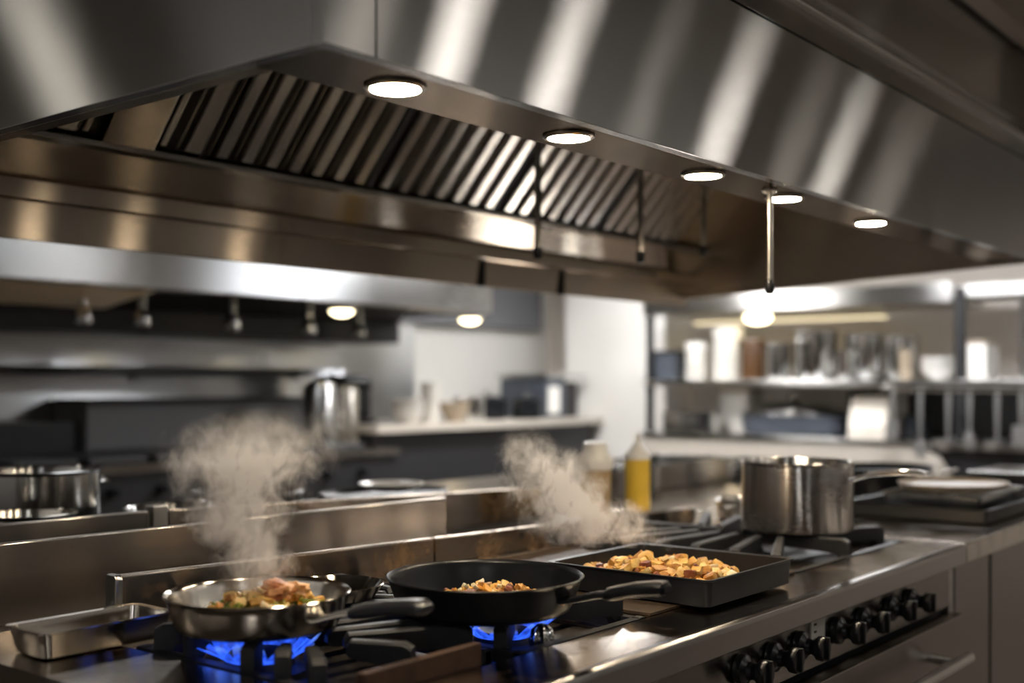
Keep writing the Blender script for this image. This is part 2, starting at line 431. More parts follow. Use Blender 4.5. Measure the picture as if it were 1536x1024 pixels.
# baffle filters: frame and channels, each lifts out
def channel(x0, x1, v0, v1, wb, wt, lip=.0065):
    """a folded channel seen from below: flat face wt, sides down to wb, closed toe at the trough"""
    m = MB()
    sec = [(x0, wb), (x0+.002, wb), (x0+lip, wt), (x1-lip, wt), (x1-.002, wb), (x1, wb), (x1-.001, wb-.003), (x0+.001, wb-.003)]
    r0 = [FM @ Vector((a, v0, min(b, wb+.004))) for a, b in sec]
    r1 = [FM @ Vector((a, v0+.018, b)) for a, b in sec]
    r2 = [FM @ Vector((a, v1, b)) for a, b in sec]
    return m.loft([r0, r1, r2])
def flatch(x0, x1, v0, v1, wt):
    m = MB(); m.box(x0, x1, v0, v1, wt-.006, wt, bev=.002, mat4=FM); return m
VL = .56
def baffle_filter(x0, x1, label, spec, grp):
    f = thing('baffle_filter', label, 'grease filter', FM @ Vector(((x0+x1)/2, .004, 0)), grp)
    m = MB()
    m.box(x0, x1, .004, VL, -.012, -.008, mat4=FM)
    m.build('back_plate', M['filter_dark'], f)
    e = MB(); e.prism([(x0, .004), (x1, .004), (x1, VL), (x1-.008, VL), (x1-.008, .012), (x0+.008, .012), (x0+.008, VL), (x0, VL)], 'z', -.008, .003)
    for v in e.bm.verts: v.co = FM @ v.co
    e.build('frame', M['filter_dark'], f)
    for kind, a, b in spec:
        if kind == 'c':
            ch = channel(a, b, .014, VL-.01, -.004, .017).build('baffle', M['baffle'], f, smooth=False)
        elif kind == 'n':
            ch = channel(a, b, .014, VL-.01, -.004, .010, .004).build('baffle', M['baffle'], f, smooth=False)
        elif kind == 'w':
            p = flatch(a, b, .016, VL-.01, .014).build('blank_plate', M['hood_in'], f)
            MB().lathe([(0, .0005), (.004, .0005), (.004, .003), (0, .004)], (0, 0, 0), 10)
        if kind == 'c':
            bl = MB(); bl.lathe([(0, 0), (.0032, 0), (.0032, .004), (0, .005)], (0, 0, 0), 8)
            for v in bl.bm.verts: v.co = FM @ (v.co+Vector((b+.004, .028, -.003)))
            bl.build('rivet', M['chrome'], f)
    return f
PITCH = .0722
baffle_filter(1.047, 1.560, 'steel grease filter with a wide blank plate, next to the near hood end',
    [('c', 1.060, 1.098), ('c', 1.128, 1.168), ('c', 1.200, 1.252), ('n', 1.262, 1.280), ('w', 1.312, 1.432), ('n', 1.440, 1.462), ('c', 1.496, 1.548)], 'baffle filters of the big hood')
FILT = [('steel baffle filter between the blank-plate filter and the thin drop pipes', 1.564),
        ('steel baffle filter in the middle of the bank, above the second hood lamp', 2.070),
        ('steel baffle filter behind the first two hanging drop pipes', 2.576),
        ('steel baffle filter at the far end, against the sloping filler plate', 3.082)]
for lab, x0 in FILT:
    baffle_filter(x0, x0+.503, lab, [('c', x0+.014+k*.0697, x0+.014+k*.0697+.040) for k in range(7)], 'baffle filters of the big hood')

# ceiling grille beside the hood and ceiling light panels, some added as fill
gr = thing('ceiling_grille', 'grey slatted air grille in the ceiling beside the hood', 'air grille', (3.6, .6, RH-.012))
GX0, GX1, GY0, GY1 = 2.7, 4.6, .30, 1.015
MB().prism([(GX0, GY0), (GX1, GY0), (GX1, GY1), (GX0, GY1), (GX0, GY0+.001), (GX0+.05, GY0+.05), (GX0+.05, GY1-.06), (GX1-.05, GY1-.06), (GX1-.05, GY0+.05), (GX0+.05, GY0+.049)], 'z', RH-.014, RH-.002).build('frame', M['louvre'], gr)
box(GX0+.03, GX1-.03, GY0+.03, GY1-.03, RH-.006, RH-.003).build('duct_opening', M['gap'], gr)
for k in range(60):
    x = GX0+.065+k*.0300
    if x > GX1-.06: break
    MB().box(x, x+.014, GY0+.05, GY1-.06, RH-.013, RH-.0065, bev=.001).build('slat', M['louvre'], gr)

def ceiling_light(x, y, sx, sy, glowm, label):
    t = thing('ceiling_light', label, 'ceiling light', (x, y, RH-.03), 'ceiling lights')
    box(x-sx/2-.02, x+sx/2+.02, y-sy/2-.02, y+sy/2+.02, RH-.028, RH-.001, bev=.003).build('frame', M['white_plastic'], t)
    box(x-sx/2, x+sx/2, y-sy/2, y+sy/2, RH-.031, RH-.0285).build('diffuser', glowm, t)
LIGHTS = [(2.72, -.5, .13, .13, 'panel_glow', 'small square ceiling light in the aisle, first one mirrored in the hood front'),
          (3.27, -.5, .13, .13, 'panel_glow', 'small square ceiling light in the aisle, second one mirrored in the hood front'),
          (4.46, -.5, .14, .14, 'panel_glow', 'small square ceiling light in the aisle, third one mirrored in the hood front'),
          (5.62, -.5, .12, .12, 'panel_glow', 'small square ceiling light in the aisle, fourth one mirrored in the hood front'),
          (2.34, -.5, .16, .16, 'panel_dim', 'dim square ceiling light in the aisle, mirrored by the hood corner'),
          (3.84, -.5, .12, .12, 'panel_dim', 'dim square ceiling light in the aisle, between the second and third bright ones'),
          (5.15, -.5, .16, .16, 'panel_dim', 'dim square ceiling light in the aisle, just past the third bright one'),
          (6.34, -.5, .20, .20, 'panel_dim', 'dim square ceiling light in the aisle, nearest to the end wall'),
          (-.28, 3.55, .15, .15, 'panel_end', 'small square ceiling light mirrored in the hood end panel'),
          (2.6, 3.35, 1.1, .28, 'fill_low', 'long cool fill light added over the aisle behind the hood'),  # unseen lamp added to light the background
          (4.9, 3.75, 1.1, .28, 'fill_mid', 'long cool fill light added over the aisle by the prep table'),  # unseen, added to brighten the table and its crockery
          (5.5, 1.9, .28, 1.1, 'fill_bg', 'long cool fill light added over the aisle by the storage shelf'),  # unseen, added to light the background by the shelf
          (6.1, 3.9, .3, .3, 'fill_bg', 'square cool fill light added near the white pillar'),  # unseen, added to brighten the white wall
          (4.2, -2.1, 5.4, .30, 'fill_strip', 'long dim fill strip added across the aisle from the hood front'),  # unseen, added to lift the grey of the hood front
          (-1.9, 2.6, .30, 4.2, 'fill_strip', 'long dim fill strip added along the side wall by the hood end'),  # unseen, added to lift the tone of the hood end panel
          (-.9, -.7, .40, .40, 'panel_cool', 'square cool fill light added over the near end of the aisle'),  # unseen, added as front fill to brighten the stock pot
          (.2, -1.4, .45, .12, 'panel_cool', 'long cool ceiling light over the near aisle')]
for x, y, sx, sy, g, lab in LIGHTS: ceiling_light(x, y, sx, sy, M[g], lab)

# ------------------------------------------------------------------ the cooking range
rng = thing('cooking_range', 'long stainless steel gas range with black knobs and oven door', 'range', (.75, .83, 0))
def deck(xs, ys, holes, z0, z1):
    m = MB(); vv = {}
    for i, x in enumerate(xs):
        for j, y in enumerate(ys): vv[i, j] = m.bm.verts.new((x, y, z1))
    fs = []
    for i in range(len(xs)-1):
        for j in range(len(ys)-1):
            if (i, j) not in holes: fs.append(m.bm.faces.new((vv[i,j], vv[i+1,j], vv[i+1,j+1], vv[i,j+1])))
    for v in list(m.bm.verts):
        if not v.link_faces: m.bm.verts.remove(v)
    r = bmesh.ops.extrude_face_region(m.bm, geom=fs)
    nv = [g for g in r['geom'] if isinstance(g, bmesh.types.BMVert)]
    bmesh.ops.translate(m.bm, verts=nv, vec=(0, 0, z0-z1))
    return m
deck([.75, .905, 1.525, 2.05, 2.625, 2.668], [.846, .95, 1.50, 1.625], {(1, 1), (3, 1)}, .868, .90).build('top_deck', M['counter'], rng)
MB().prism([(.836, .900), (.8305, .8965), (.829, .889), (.829, .857), (.832, .855), (.862, .855), (.862, .870), (.847, .870), (.847, .900)], 'x', .75, 2.668, bev=.001).build('front_rail', M['fascia'], rng)
box(.75, 2.64, .858, .875, .762, .8545).build('control_panel', M['panel'], rng)
box(.76, 2.66, .875, 1.62, .09, .868).build('body', M['dark'], rng)
box(2.640, 2.668, .858, .875, .12, .8545, bev=.002).build('corner_post', M['fascia'], rng)
box(.80, 2.63, .95, 1.55, .0, .09).build('plinth', M['dark'], rng)
for x0, x1 in ((.905, 1.525), (2.05, 2.625)):
    box(x0+.001, x1-.001, .951, 1.499, .8685, .872).build('drip_tray', M['soot'], rng)
box(1.53, 2.045, .952, 1.498, .9002, .905, bev=.001).build('griddle_plate', M['crust'], rng)
box(.92, 1.128, .952, .967, .872, .930, bev=.003).build('well_divider', M['rust'], rng)
KX = [1.64, 1.749, 1.854, 2.01, 2.127, 2.27, 2.38]
for x in KX:
    k = MB().lathe([(0, .857), (.0245, .857), (.0255, .852), (.0235, .845), (.0150, .839), (.0125, .832), (.0150, .825), (.0205, .820), (.0215, .812), (.0195, .806), (0, .805)], (x, 0, .812), 28, axis='y')
    for v in k.bm.verts: v.co = Vector((v.co.x, v.co.y, v.co.z))
    ko = k.build('knob', M['black_plastic'], rng)
    box(x-.0035, x+.0035, .8000, .812, .812-.018, .812+.021, bev=.0015).build('grip', M['black_plastic'], ko)
lp = box(1.905, 1.962, .8555, .8585, .785, .848, bev=.001).build('label_plate', M['label'], rng)
for z in (.835, .822, .809): box(1.915, 1.925, .8548, .8556, z, z+.004).build('marking', M['dark'], lp)
box(1.940, 1.949, .8548, .8556, .796, .803).build('marking', M['rust'], lp)
od = box(.80, 2.62, .822, .858, .16, .752, bev=.004).build('oven_door', M['panel'], rng)
box(1.0, 2.42, .8195, .8225, .30, .66, bev=.001).build('window', M['black_plastic'], od)
hb = MB().tube([(.95, .765, .690), (2.475, .765, .690)], .0135, 20).build('handle', M['chrome'], od)
for x in (1.02, 2.42): box(x-.014, x+.014, .766, .823, .682, .698, bev=.003).build('bracket', M['chrome'], hb)
# burners
def burner(x, y, r, lit=True):
    b = MB().lathe([(0, .873), (r*1.5, .873), (r*1.5, .880), (r*1.05, .884), (r, .896), (r*.9, .901), (0, .903)], (x, y, 0), 36).build('burner', M['iron'], rng)
    if lit:
        m = MB(); n = 72; rows = []
        for k in range(5):
            t = k/4; row = []
            for j in range(n):
                a = 2*PI*j/n
                tooth = abs(math.sin(a*9))**.7
                hgt = (.010+.022*tooth*(.8+.4*math.sin(3.1*a+x*9)))*t
                rad = r*1.03+(.016+.020*tooth)*t**1.2
                row.append((x+rad*math.cos(a), y+rad*math.sin(a), .893+hgt))
            rows.append(row)
        m.loft(rows, cap=False).build('flame', M['flame'], b)
    return b
burner(1.0, 1.235, .045)
burner(1.315, 1.070, .042)
burner(2.34, 1.22, .05, False)
pc = MB(); n = 40
rows = []
for z, r in ((.874, .016), (.900, .0165), (.915, .0135), (.922, .006)):
    rows.append([(1.297+r*(1+.14*math.cos(2*PI*j/n*8))*math.cos(2*PI*j/n), .985+r*(1+.14*math.cos(2*PI*j/n*8))*math.sin(2*PI*j/n), z) for j in range(n)])
pc.loft(rows).build('pilot_cap', M['chrome'], rng)
# splash guard along the back, two lengths, the near end folded forward
def guard_len(x0, x1, y, z0, za, zb, th=.018):
    m = MB(); m.prism([(x0, z0), (x1, z0), (x1, zb), (x0, za)], 'y', y, y+th, bev=.005); return m
def gz(x): return .978-(x-.97)*.0235
guard_len(.968, 1.652, 1.515, .901, gz(.968), gz(1.652)).build('splash_guard', M['guard'], rng)
guard_len(1.655, 2.66, 1.515, .901, gz(1.655), gz(2.66)).build('splash_guard', M['guard'], rng)
MB().prism([(1.505, .901), (1.533, .901), (1.533, gz(.968)+.002), (1.510, gz(.968)+.002), (1.505, gz(.968)-.004)], 'x', .955, .968, bev=.003).build('guard_end', M['fascia'], rng)

# cast iron grates (lift off)
def grate(x0, x1, y0, y1, cx, cy, label):
    z0, z1 = .906, .934
    g = thing('cast_iron_grate', label, 'grate', ((x0+x1)/2, (y0+y1)/2, .872), 'cast iron range grates')
    wd = .016
    MB().prism([(x0, y0), (x1, y0), (x1, y1), (x0, y1), (x0, y0+.0005), (x0+wd, y0+wd), (x0+wd, y1-wd), (x1-wd, y1-wd), (x1-wd, y0+wd), (x0+wd, y0+wd-.0005)], 'z', z0-.024, z0-.006, bev=.0).build('frame', M['iron'], g)
    for (x, y) in ((x0, y0), (x1-wd, y0), (x0, y1-wd), (x1-wd, y1-wd)):
        box(x, x+wd, y, y+wd, .8725, z0-.004, bev=.003).build('foot', M['iron'], g)
    pts = [(x0+wd*.5, y0+(y1-y0)*t) for t in (.08, .25, .42, .58, .75, .92)]+[(x1-wd*.5, y0+(y1-y0)*t) for t in (.08, .25, .42, .58, .75, .92)]
    pts += [(x0+(x1-x0)*.5, y0+wd*.5), (x0+(x1-x0)*.5, y1-wd*.5)]
    for (px, py) in pts:
        p = Vector((px, py, 0)); c = Vector((cx, cy+(py-cy)*.45, 0)) if abs(px-cx) > .05 else Vector((cx, cy, 0))
        d = c-p; L = d.length-.050
        if L < .03: continue
        d.normalize(); nrm = Vector((-d.y, d.x, 0))
        a, b = p, p+d*L
        def sec(q, hw, zt, zb): return [q-nrm*hw+Vector((0,0,zb)), q+nrm*hw+Vector((0,0,zb)), q+nrm*hw+Vector((0,0,zt-.003)), q+nrm*(hw-.003)+Vector((0,0,zt)), q-nrm*(hw-.003)+Vector((0,0,zt)), q-nrm*hw+Vector((0,0,zt-.003))]
        mid = p+d*(L*.55)
        MB().loft([sec(a, .0095, z1-.006, z0-.020), sec(a+d*.012, .0105, z1, z0-.018), sec(a+d*.026, .010, z1, z0-.004), sec(mid, .0095, z1, z0), sec(b-d*.006, .008, z1, z0+.006), sec(b, .006, z1-.008, z0+.010)]).build('finger', M['iron'], g)
    return g
grate(.915, 1.205, 1.0, 1.392, 1.0, 1.235, 'black cast iron grate under the stainless frying pan, lit burner below')
grate(1.212, 1.520, .955, 1.495, 1.315, 1.07, 'black cast iron grate under the black skillet')
grate(2.06, 2.615, .958, 1.495, 2.34, 1.22, 'black cast iron grate under the tall stock pot')

# ------------------------------------------------------------------ pans
def frying_pan(name, label, c, zb, zr, rb, rr, mat, hmat, rivmat, hdir, hz0, hlen, hrise, two_tone):
    t = thing(name, label, 'frying pan', (c[0], c[1], zb))
    th = .003
    H = zr-zb
    prof = [(0, zb)]
    prof += [(rb*.96, zb), (rb+.004, zb+.004)]
    for k in range(1, 7):
        u = k/6; prof.append((rb+.004+(rr-rb-.006)*(u**.75), zb+.004+(H-.008)*u))
    prof += [(rr, zr-.002), (rr+.002, zr), (rr, zr+.0015), (rr-.004, zr-.001)]
    for k in range(6, 0, -1):
        u = k/6; prof.append((rb+.004+(rr-rb-.006)*(u**.75)-th*1.2, zb+.004+(H-.008)*u))
    prof += [(rb, zb+.005), (0, zb+.005)]
    body = MB().lathe(prof, (c[0], c[1], 0), 72).build('pan_body', mat, t)
    d = Vector(hdir).normalized(); s = Vector((-d.y, d.x, 0))
    C = Vector((c[0], c[1], 0))
    r_at = rr-.010
    P = lambda q, z: C+d*q+Vector((0,0,z))
    # bracket riveted on the wall, then the grip
    pts = [P(r_at, hz0), P(r_at+.018, hz0+.004), P(r_at+.05, hz0+hrise*.30+.004), P(r_at+.075, hz0+hrise*.52)]
    MB().bar(pts, [.019, .017, .011, .010], [.004, .0045, .005, .005], side=s).build('handle_bracket', hmat, t)
    q0 = r_at+.062
    us = [0, .06, .2, .5, .8, .95, 1.]
    gp = [P(q0+(hlen-q0)*u, hz0+hrise*(.42+.58*math.sin(u*PI/2)*1.0)) for u in us]
    h = MB().bar(gp, [.009, .012, .0135, .0140, .0155, .0165, .012], [.005, .008, .0095, .0095, .0095, .0085, .004], side=s, pw=.75).build('handle_grip', two_tone or hmat, t)
    strip = [P(q0+(hlen-q0)*u, hz0+hrise*(.42+.58*math.sin(u*PI/2))+.0088) for u in us[1:-1]]
    MB().bar(strip, [.006, .008, .0085, .0095, .010], [.0018]*5, side=s).build('handle_inlay', hmat if two_tone else M['rod'], h)
    for sg in (-1, 1):
        q = C+d*(r_at+.004)+s*(sg*.0125)+Vector((0,0,hz0))
        m = MB(); m.lathe([(0, 0), (.0045, 0), (.0042, .0022), (.0025, .0036), (0, .0042)], (0, 0, 0), 14)
        R = d.to_track_quat('Z', 'Y').to_matrix().to_4x4(); R.translation = q
        for v in m.bm.verts: v.co = R @ v.co
        m.build('rivet', rivmat, t)
    return t
frying_pan('frying_pan', 'stainless steel frying pan of steaming vegetables and chicken over blue flame', (.995, 1.232), .9355, .982, .102, .1215,
           M['pan_steel'], M['chrome'], M['chrome'], (.03, -1, 0), .958, .300, .036, M['black_handle'])
frying_pan('skillet', 'wide black steel skillet with black handle holding a little chopped food', (1.269, 1.066), .9355, .986, .116, .1400,
           M['black_pan'], M['black_pan'], M['brass'], (.12, -1, 0), .962, .285, .030, None)
ld = thing('steel_dish', 'shallow stainless dish on the grate between the two frying pans', 'dish', (1.205, 1.312, .9355))
MB().lathe([(0, .9355), (.060, .9355), (.072, .950), (.076, .956), (.074, .957), (.070, .951), (.058, .938), (0, .938)], (1.205, 1.312, 0), 48).build('bowl', M['pan_steel'], ld)

# stock pot
pt = thing('stock_pot', 'stainless steel stock pot with long handle on the far grate of the range', 'pot', (2.41, 1.117, .9355))
r, zb, zt = .122, .9355, 1.087
MB().lathe([(0, zb), (r-.012, zb), (r-.004, zb+.003), (r, zb+.012), (r, zt-.006), (r+.004, zt-.002), (r+.004, zt+.001), (r, zt+.002), (r-.003, zt-.003), (r-.003, zb+.014), (r-.012, zb+.005), (0, zb+.005)], (2.41, 1.117, 0), 72).build('pot_body', M['pot_steel'], pt)
hp = [(2.425, 1.117-r+.004, 1.052), (2.43, 1.117-r-.012, 1.056), (2.435, .955, 1.066), (2.44, .90, 1.071), (2.445, .855, 1.072), (2.446, .845, 1.071)]
MB().bar(hp, [.020, .016, .010, .012, .013, .008], [.004, .005, .006, .0065, .006, .003], side=(1, .05, 0)).build('handle', M['chrome'], pt)
for sg in (-1, 1):
    MB().lathe([(0, .0), (.005, .0), (.004, -.003), (0, -.004)], (2.425+sg*.013, 1.117-r-.003, 1.052), 12, axis='y').build('rivet', M['chrome'], pt)

# black tray of food on the griddle
def tray(name, label, cat, x0, x1, y0, y1, z0, z1, mat, flare=.006, th=.004, rim=.004):
    t = thing(name, label, cat, ((x0+x1)/2, (y0+y1)/2, z0))
    def ring(o, z, rad=.012):
        pts = []
        for (cx, cy, a0) in ((x1+o-rad, y1+o-rad, 0), (x0-o+rad, y1+o-rad, 90), (x0-o+rad, y0-o+rad, 180), (x1+o-rad, y0-o+rad, 270)):
            for k in range(5):
                a = math.radians(a0+k*22.5); pts.append((cx+rad*math.cos(a), cy+rad*math.sin(a), z))
        return pts
    rings = [ring(-.006, z0), ring(0, z0+.003), ring(flare, z1-.002), ring(flare+rim, z1), ring(flare+rim, z1+.002), ring(flare-th, z1+.001), ring(-th, z0+.006), ring(-.010, z0+.004)]
    MB().loft(rings).build('tray_body', mat, t)
    return t
tray('griddle_tray', 'black rectangular tray heaped with fried diced potato and onion', 'tray', 1.610, 1.905, .894, 1.205, .9055, .9495, M['tray_black'], .002)
hp_ = tray('steel_insert_pan', 'empty low stainless insert pan on the range corner by the splash guard', 'insert pan', .790, .975, 1.405, 1.488, .9005, .936, M['pan_steel'], .006)

# ------------------------------------------------------------------ food: each piece an object
def chunk(name, size, mat, seed, squash=1., jag=.16):
    rd = random.Random(seed); bm = bmesh.new(); bmesh.ops.create_cube(bm, size=1.)
    bmesh.ops.subdivide_edges(bm, edges=bm.edges[:], cuts=3, use_grid_fill=True)
    w = [Vector((rd.uniform(-1, 1), rd.uniform(-1, 1), rd.uniform(-1, 1))).normalized() for k in range(5)]
    ph = [rd.uniform(0, 6) for k in range(5)]
    for v in bm.verts:
        p = v.co.copy(); q = p.lerp(p.normalized()*.58, .34)
        big = sum(math.sin(4.2*q.dot(a)+b) for a, b in zip(w, ph))*.25
        f = 1+jag*1.1*big+rd.uniform(-jag, jag)*.42
        v.co = Vector((q.x*f, q.y*f, q.z*squash*f))*size
    me = bpy.data.meshes.new(name); bm.to_mesh(me); bm.free()
    for p in me.polygons: p.use_smooth = True
    me.set_sharp_from_angle(angle=math.radians(38))
    me.materials.append(mat); return me
protos = {k: [chunk(k, s, M[m], 11*i+hash_, sq) for i in range(4)] for k, s, m, hash_, sq in (
    ('potato_piece', .0165, 'potato', 3, .8), ('onion_piece', .014, 'onion', 71, .55), ('meat_piece', .0145, 'meat', 33, .7),
    ('pepper_piece', .013, 'carrot', 55, .55), ('green_pepper_piece', .014, 'green', 91, .5))}
FOODLAB = {}
def put_food(kind, x, y, z, sc, rd, label, group):
    me = rd.choice(protos[kind]); o = bpy.data.objects.new(kind, me); COL.objects.link(o)
    o.location = (x, y, z); o.rotation_euler = (rd.uniform(-.7, .7), rd.uniform(-.7, .7), rd.uniform(0, 6.28))
    k = sc*rd.uniform(.75, 1.25); o.scale = (k*rd.uniform(.8, 1.35), k, k)
    tag(o, label, 'food', group)
rd = random.Random(5)
TXT = {'potato_piece': ('golden fried potato piece heaped on the black griddle tray', 'potato pieces on the griddle tray'),
       'onion_piece': ('pale fried onion piece heaped on the black griddle tray', 'onion pieces on the griddle tray'),
       'meat_piece': ('dark browned meat piece among the potato on the griddle tray', 'meat pieces on the griddle tray')}
cnt = 0
for i in range(2600):
    if cnt >= 300: break
    x = rd.uniform(1.622, 1.885); y = rd.uniform(.91, 1.19)
    u, v_ = (x-1.622)/.263, (y-.91)/.28
    hgt = max(0., 1-((u-.30)/.62)**2)*max(0., 1-((v_-.48)/.58)**2)
    if rd.random() > hgt*1.4+.02: continue
    lay = rd.random()**.7
    z = .9155+lay*hgt*.046
    k = rd.choices(('potato_piece', 'onion_piece', 'meat_piece'), (.62, .26, .12))[0]
    put_food(k, x, y, z+.001, 1., rd, *TXT[k]); cnt += 1
PTX = {'green_pepper_piece': ('green pepper piece in the stainless frying pan', 'green pepper in the stainless frying pan'),
       'pepper_piece': ('orange pepper piece in the stainless frying pan', 'orange pepper in the stainless frying pan'),
       'potato_piece': ('golden potato piece in the stainless frying pan', 'potato in the stainless frying pan'),
       'onion_piece': ('pale onion piece in the stainless frying pan', 'onion in the stainless frying pan')}
for i in range(210):
    a = rd.uniform(0, 6.28); q = .088*math.sqrt(rd.random())
    k = rd.choices(tuple(PTX), (.36, .16, .28, .20))[0]
    hgt = max(.15, 1-(q/.098)**2)
    put_food(k, 1.000+q*math.cos(a), 1.222+q*math.sin(a)*.9, .9475+rd.random()**.5*hgt*.037, .85, rd, *PTX[k])
cme = [chunk('chicken_piece', .030, M['chicken'], s, .46, .60) for s in (5, 6, 8)]
for me, (x, y, z), rz, lab in zip(cme, ((1.005, 1.205, .990), (1.030, 1.206, .984), (.992, 1.190, .983)), (.3, 1.4, 2.4),
        ('seared chicken piece on top of the vegetables, highest in the frying pan', 'browned chicken piece on the vegetables, handle side of the frying pan', 'smaller chicken piece half sunk in the pan vegetables')):
    o = bpy.data.objects.new('chicken_piece', me); COL.objects.link(o); o.location = (x, y, z); o.rotation_euler = (.2, .15, rz)
    tag(o, lab, 'food', 'chicken in the stainless frying pan')
STX = {'potato_piece': ('golden chopped potato bit in the black skillet', 'potato bits in the black skillet'),
       'onion_piece': ('pale chopped onion bit in the black skillet', 'onion bits in the black skillet'),
       'pepper_piece': ('orange pepper bit in the black skillet', 'pepper bits in the black skillet'),
       'meat_piece': ('dark seared bit in the black skillet', 'seared bits in the black skillet')}
for i in range(150):
    a = rd.uniform(0, 6.28); q = .078*math.sqrt(rd.random())
    k = rd.choices(tuple(STX), (.42, .30, .22, .06))[0]
    hgt = max(.1, 1-(q/.080)**2)
    put_food(k, 1.300+q*math.cos(a)*1.0, 1.085+q*math.sin(a), .9455+rd.random()*hgt*.022, .66, rd, *STX[k])

# ------------------------------------------------------------------ steam
def steam_mat(name, H, lean, rads, dens, seed, cols=(.96, .95, .965)):
    m, nt, out = new_mat(name)
    tc = N(nt, 'ShaderNodeTexCoord'); sx = N(nt, 'ShaderNodeSeparateXYZ'); nt.links.new(tc.outputs['Object'], sx.inputs[0])
    off = N(nt, 'ShaderNodeVectorMath'); off.operation = 'ADD'; nt.links.new(tc.outputs['Object'], off.inputs[0]); off.inputs[1].default_value = (seed, seed*.7, 0)
    # wander of the column
    wn = N(nt, 'ShaderNodeTexNoise'); wn.inputs['Scale'].default_value = 14.; wn.inputs['Detail'].default_value = 3
    nt.links.new(off.outputs[0], wn.inputs['Vector'])
    wc = N(nt, 'ShaderNodeSeparateXYZ'); nt.links.new(wn.outputs['Color'], wc.inputs[0])
    h = math_node(nt, 'DIVIDE', sx.outputs[2], H)
    cxr = ramp(nt, h, [(p, .5+v*2) for p, v in lean])
    cx = math_node(nt, 'MULTIPLY', math_node(nt, 'SUBTRACT', cxr, .5), .5)
    rr = math_node(nt, 'MULTIPLY', ramp(nt, h, [(p, v*4) for p, v in rads]), .25)
    amp = math_node(nt, 'MULTIPLY', rr, 1.5)
    dx = math_node(nt, 'ADD', math_node(nt, 'SUBTRACT', sx.outputs[0], cx), math_node(nt, 'MULTIPLY', math_node(nt, 'SUBTRACT', wc.outputs[0], .5), amp))
    dy = math_node(nt, 'ADD', sx.outputs[1], math_node(nt, 'MULTIPLY', math_node(nt, 'SUBTRACT', wc.outputs[1], .5), amp))
    q = math_node(nt, 'SQRT', math_node(nt, 'ADD', math_node(nt, 'MULTIPLY', dx, dx), math_node(nt, 'MULTIPLY', dy, dy)))
    q = math_node(nt, 'DIVIDE', q, rr)
    core = math_node(nt, 'SUBTRACT', 1., q, clamp=True)
    wisps = noise(nt, scaled(nt, off.outputs[0], (1, 1, .7)), 24., 8, .66, 1.6)
    t = math_node(nt, 'ADD', wisps, math_node(nt, 'MULTIPLY', core, .26))
    t = math_node(nt, 'MULTIPLY', math_node(nt, 'SUBTRACT', t, .575), 5.5, clamp=True)
    puff = noise(nt, scaled(nt, off.outputs[0], (1, 1, .8)), 38., 4, .6, .9)
    t = math_node(nt, 'MULTIPLY', t, ramp(nt, puff, [(.38, .10), (.62, 1.)]))
    edge = math_node(nt, 'MULTIPLY', core, 3., clamp=True)
    fade = ramp(nt, h, [(0., .5), (.12, 1.), (.70, .8), (1., 0.)])
    d = math_node(nt, 'MULTIPLY', math_node(nt, 'MULTIPLY', math_node(nt, 'MULTIPLY', t, edge), fade), dens)
    v = N(nt, 'ShaderNodeVolumePrincipled')
    v.inputs['Color'].default_value = (*cols, 1); v.inputs['Anisotropy'].default_value = .1
    nt.links.new(d, v.inputs['Density'])
    nt.links.new(v.outputs[0], out.inputs['Volume'])
    try: m.cycles.volume_step_rate = .25
    except Exception: pass
    return m
def steam(name, label, base, H, lean, rads, dens, seed):
    ax = Vector((.6252, -.7804, 0)); ay = Vector((.7804, .6252, 0))
    def lerp(tab, u):
        for (p0, v0), (p1, v1) in zip(tab, tab[1:]):
            if u <= p1: return v0+(v1-v0)*(u-p0)/(p1-p0)
        return tab[-1][1]
    rings = []
    for k in range(13):
        u = k/12; r = lerp(rads, u)*1.12; c = lerp(lean, u)
        rings.append([(c+r*math.cos(2*PI*j/24), r*math.sin(2*PI*j/24), u*H) for j in range(24)])
    o = MB().loft(rings).build(name, steam_mat(name+'_vapour', H, lean, rads, dens, seed))
    o.location = base; o.rotation_euler = (0, 0, math.atan2(ax.y, ax.x))
    tag(o, label, 'steam', None, 'stuff')
    return o
steam('steam', 'pale steam rising from the stainless frying pan', (.985, 1.225, .984), .245,
      [(0, -.005), (.3, -.010), (.6, -.014), (1, .01)], [(0, .055), (.25, .064), (.5, .105), (.72, .150), (.88, .125), (1, .05)], 44., 3.1)
steam('steam', 'pale steam drifting from the griddle tray behind the black skillet', (1.665, 1.12, .985), .200,
      [(0, .0), (.3, -.055), (.6, -.10), (1, -.15)], [(0, .13), (.25, .125), (.6, .105), (.85, .08), (1, .04)], 44., 9.4)

# ------------------------------------------------------------------ counter joined to the range end, with trays
sc_ = thing('side_counter', 'stainless steel counter with cabinet doors joined to the range end', 'counter', (2.675, .83, 0))
MB().prism([(.836, .900), (.8305, .8965), (.829, .889), (.829, .857), (.832, .855), (1.62, .855), (1.62, .900)], 'x', 2.674, 4.3, bev=.001).build('worktop', M['counter'], sc_)
box(2.68, 4.28, .88, 1.60, .08, .855).build('body', M['dark'], sc_)
box(2.72, 4.24, .94, 1.55, 0, .08).build('plinth', M['dark'], sc_)
for x0, x1 in ((2.68, 2.935), (2.955, 3.42), (3.44, 4.27)): box(x0, x1, .858, .8795, .11, .845, bev=.003).build('door', M['panel'], sc_)
tray('sheet_tray', 'low black sheet tray lying lowest in the stack on the side counter', 'tray', 3.055, 3.60, .90, 1.27, .9005, .936, M['tray_black'], .004)
tb = tray('steel_bake_pan', 'shallow stainless bake pan resting on the black sheet tray', 'bake pan', 3.12, 3.52, .935, 1.19, .9065, .962, M['bg_pot'], .004)
bd = thing('serving_tray', 'round beige tray lying on the stainless bake pan', 'tray', (3.33, 1.07, .966))
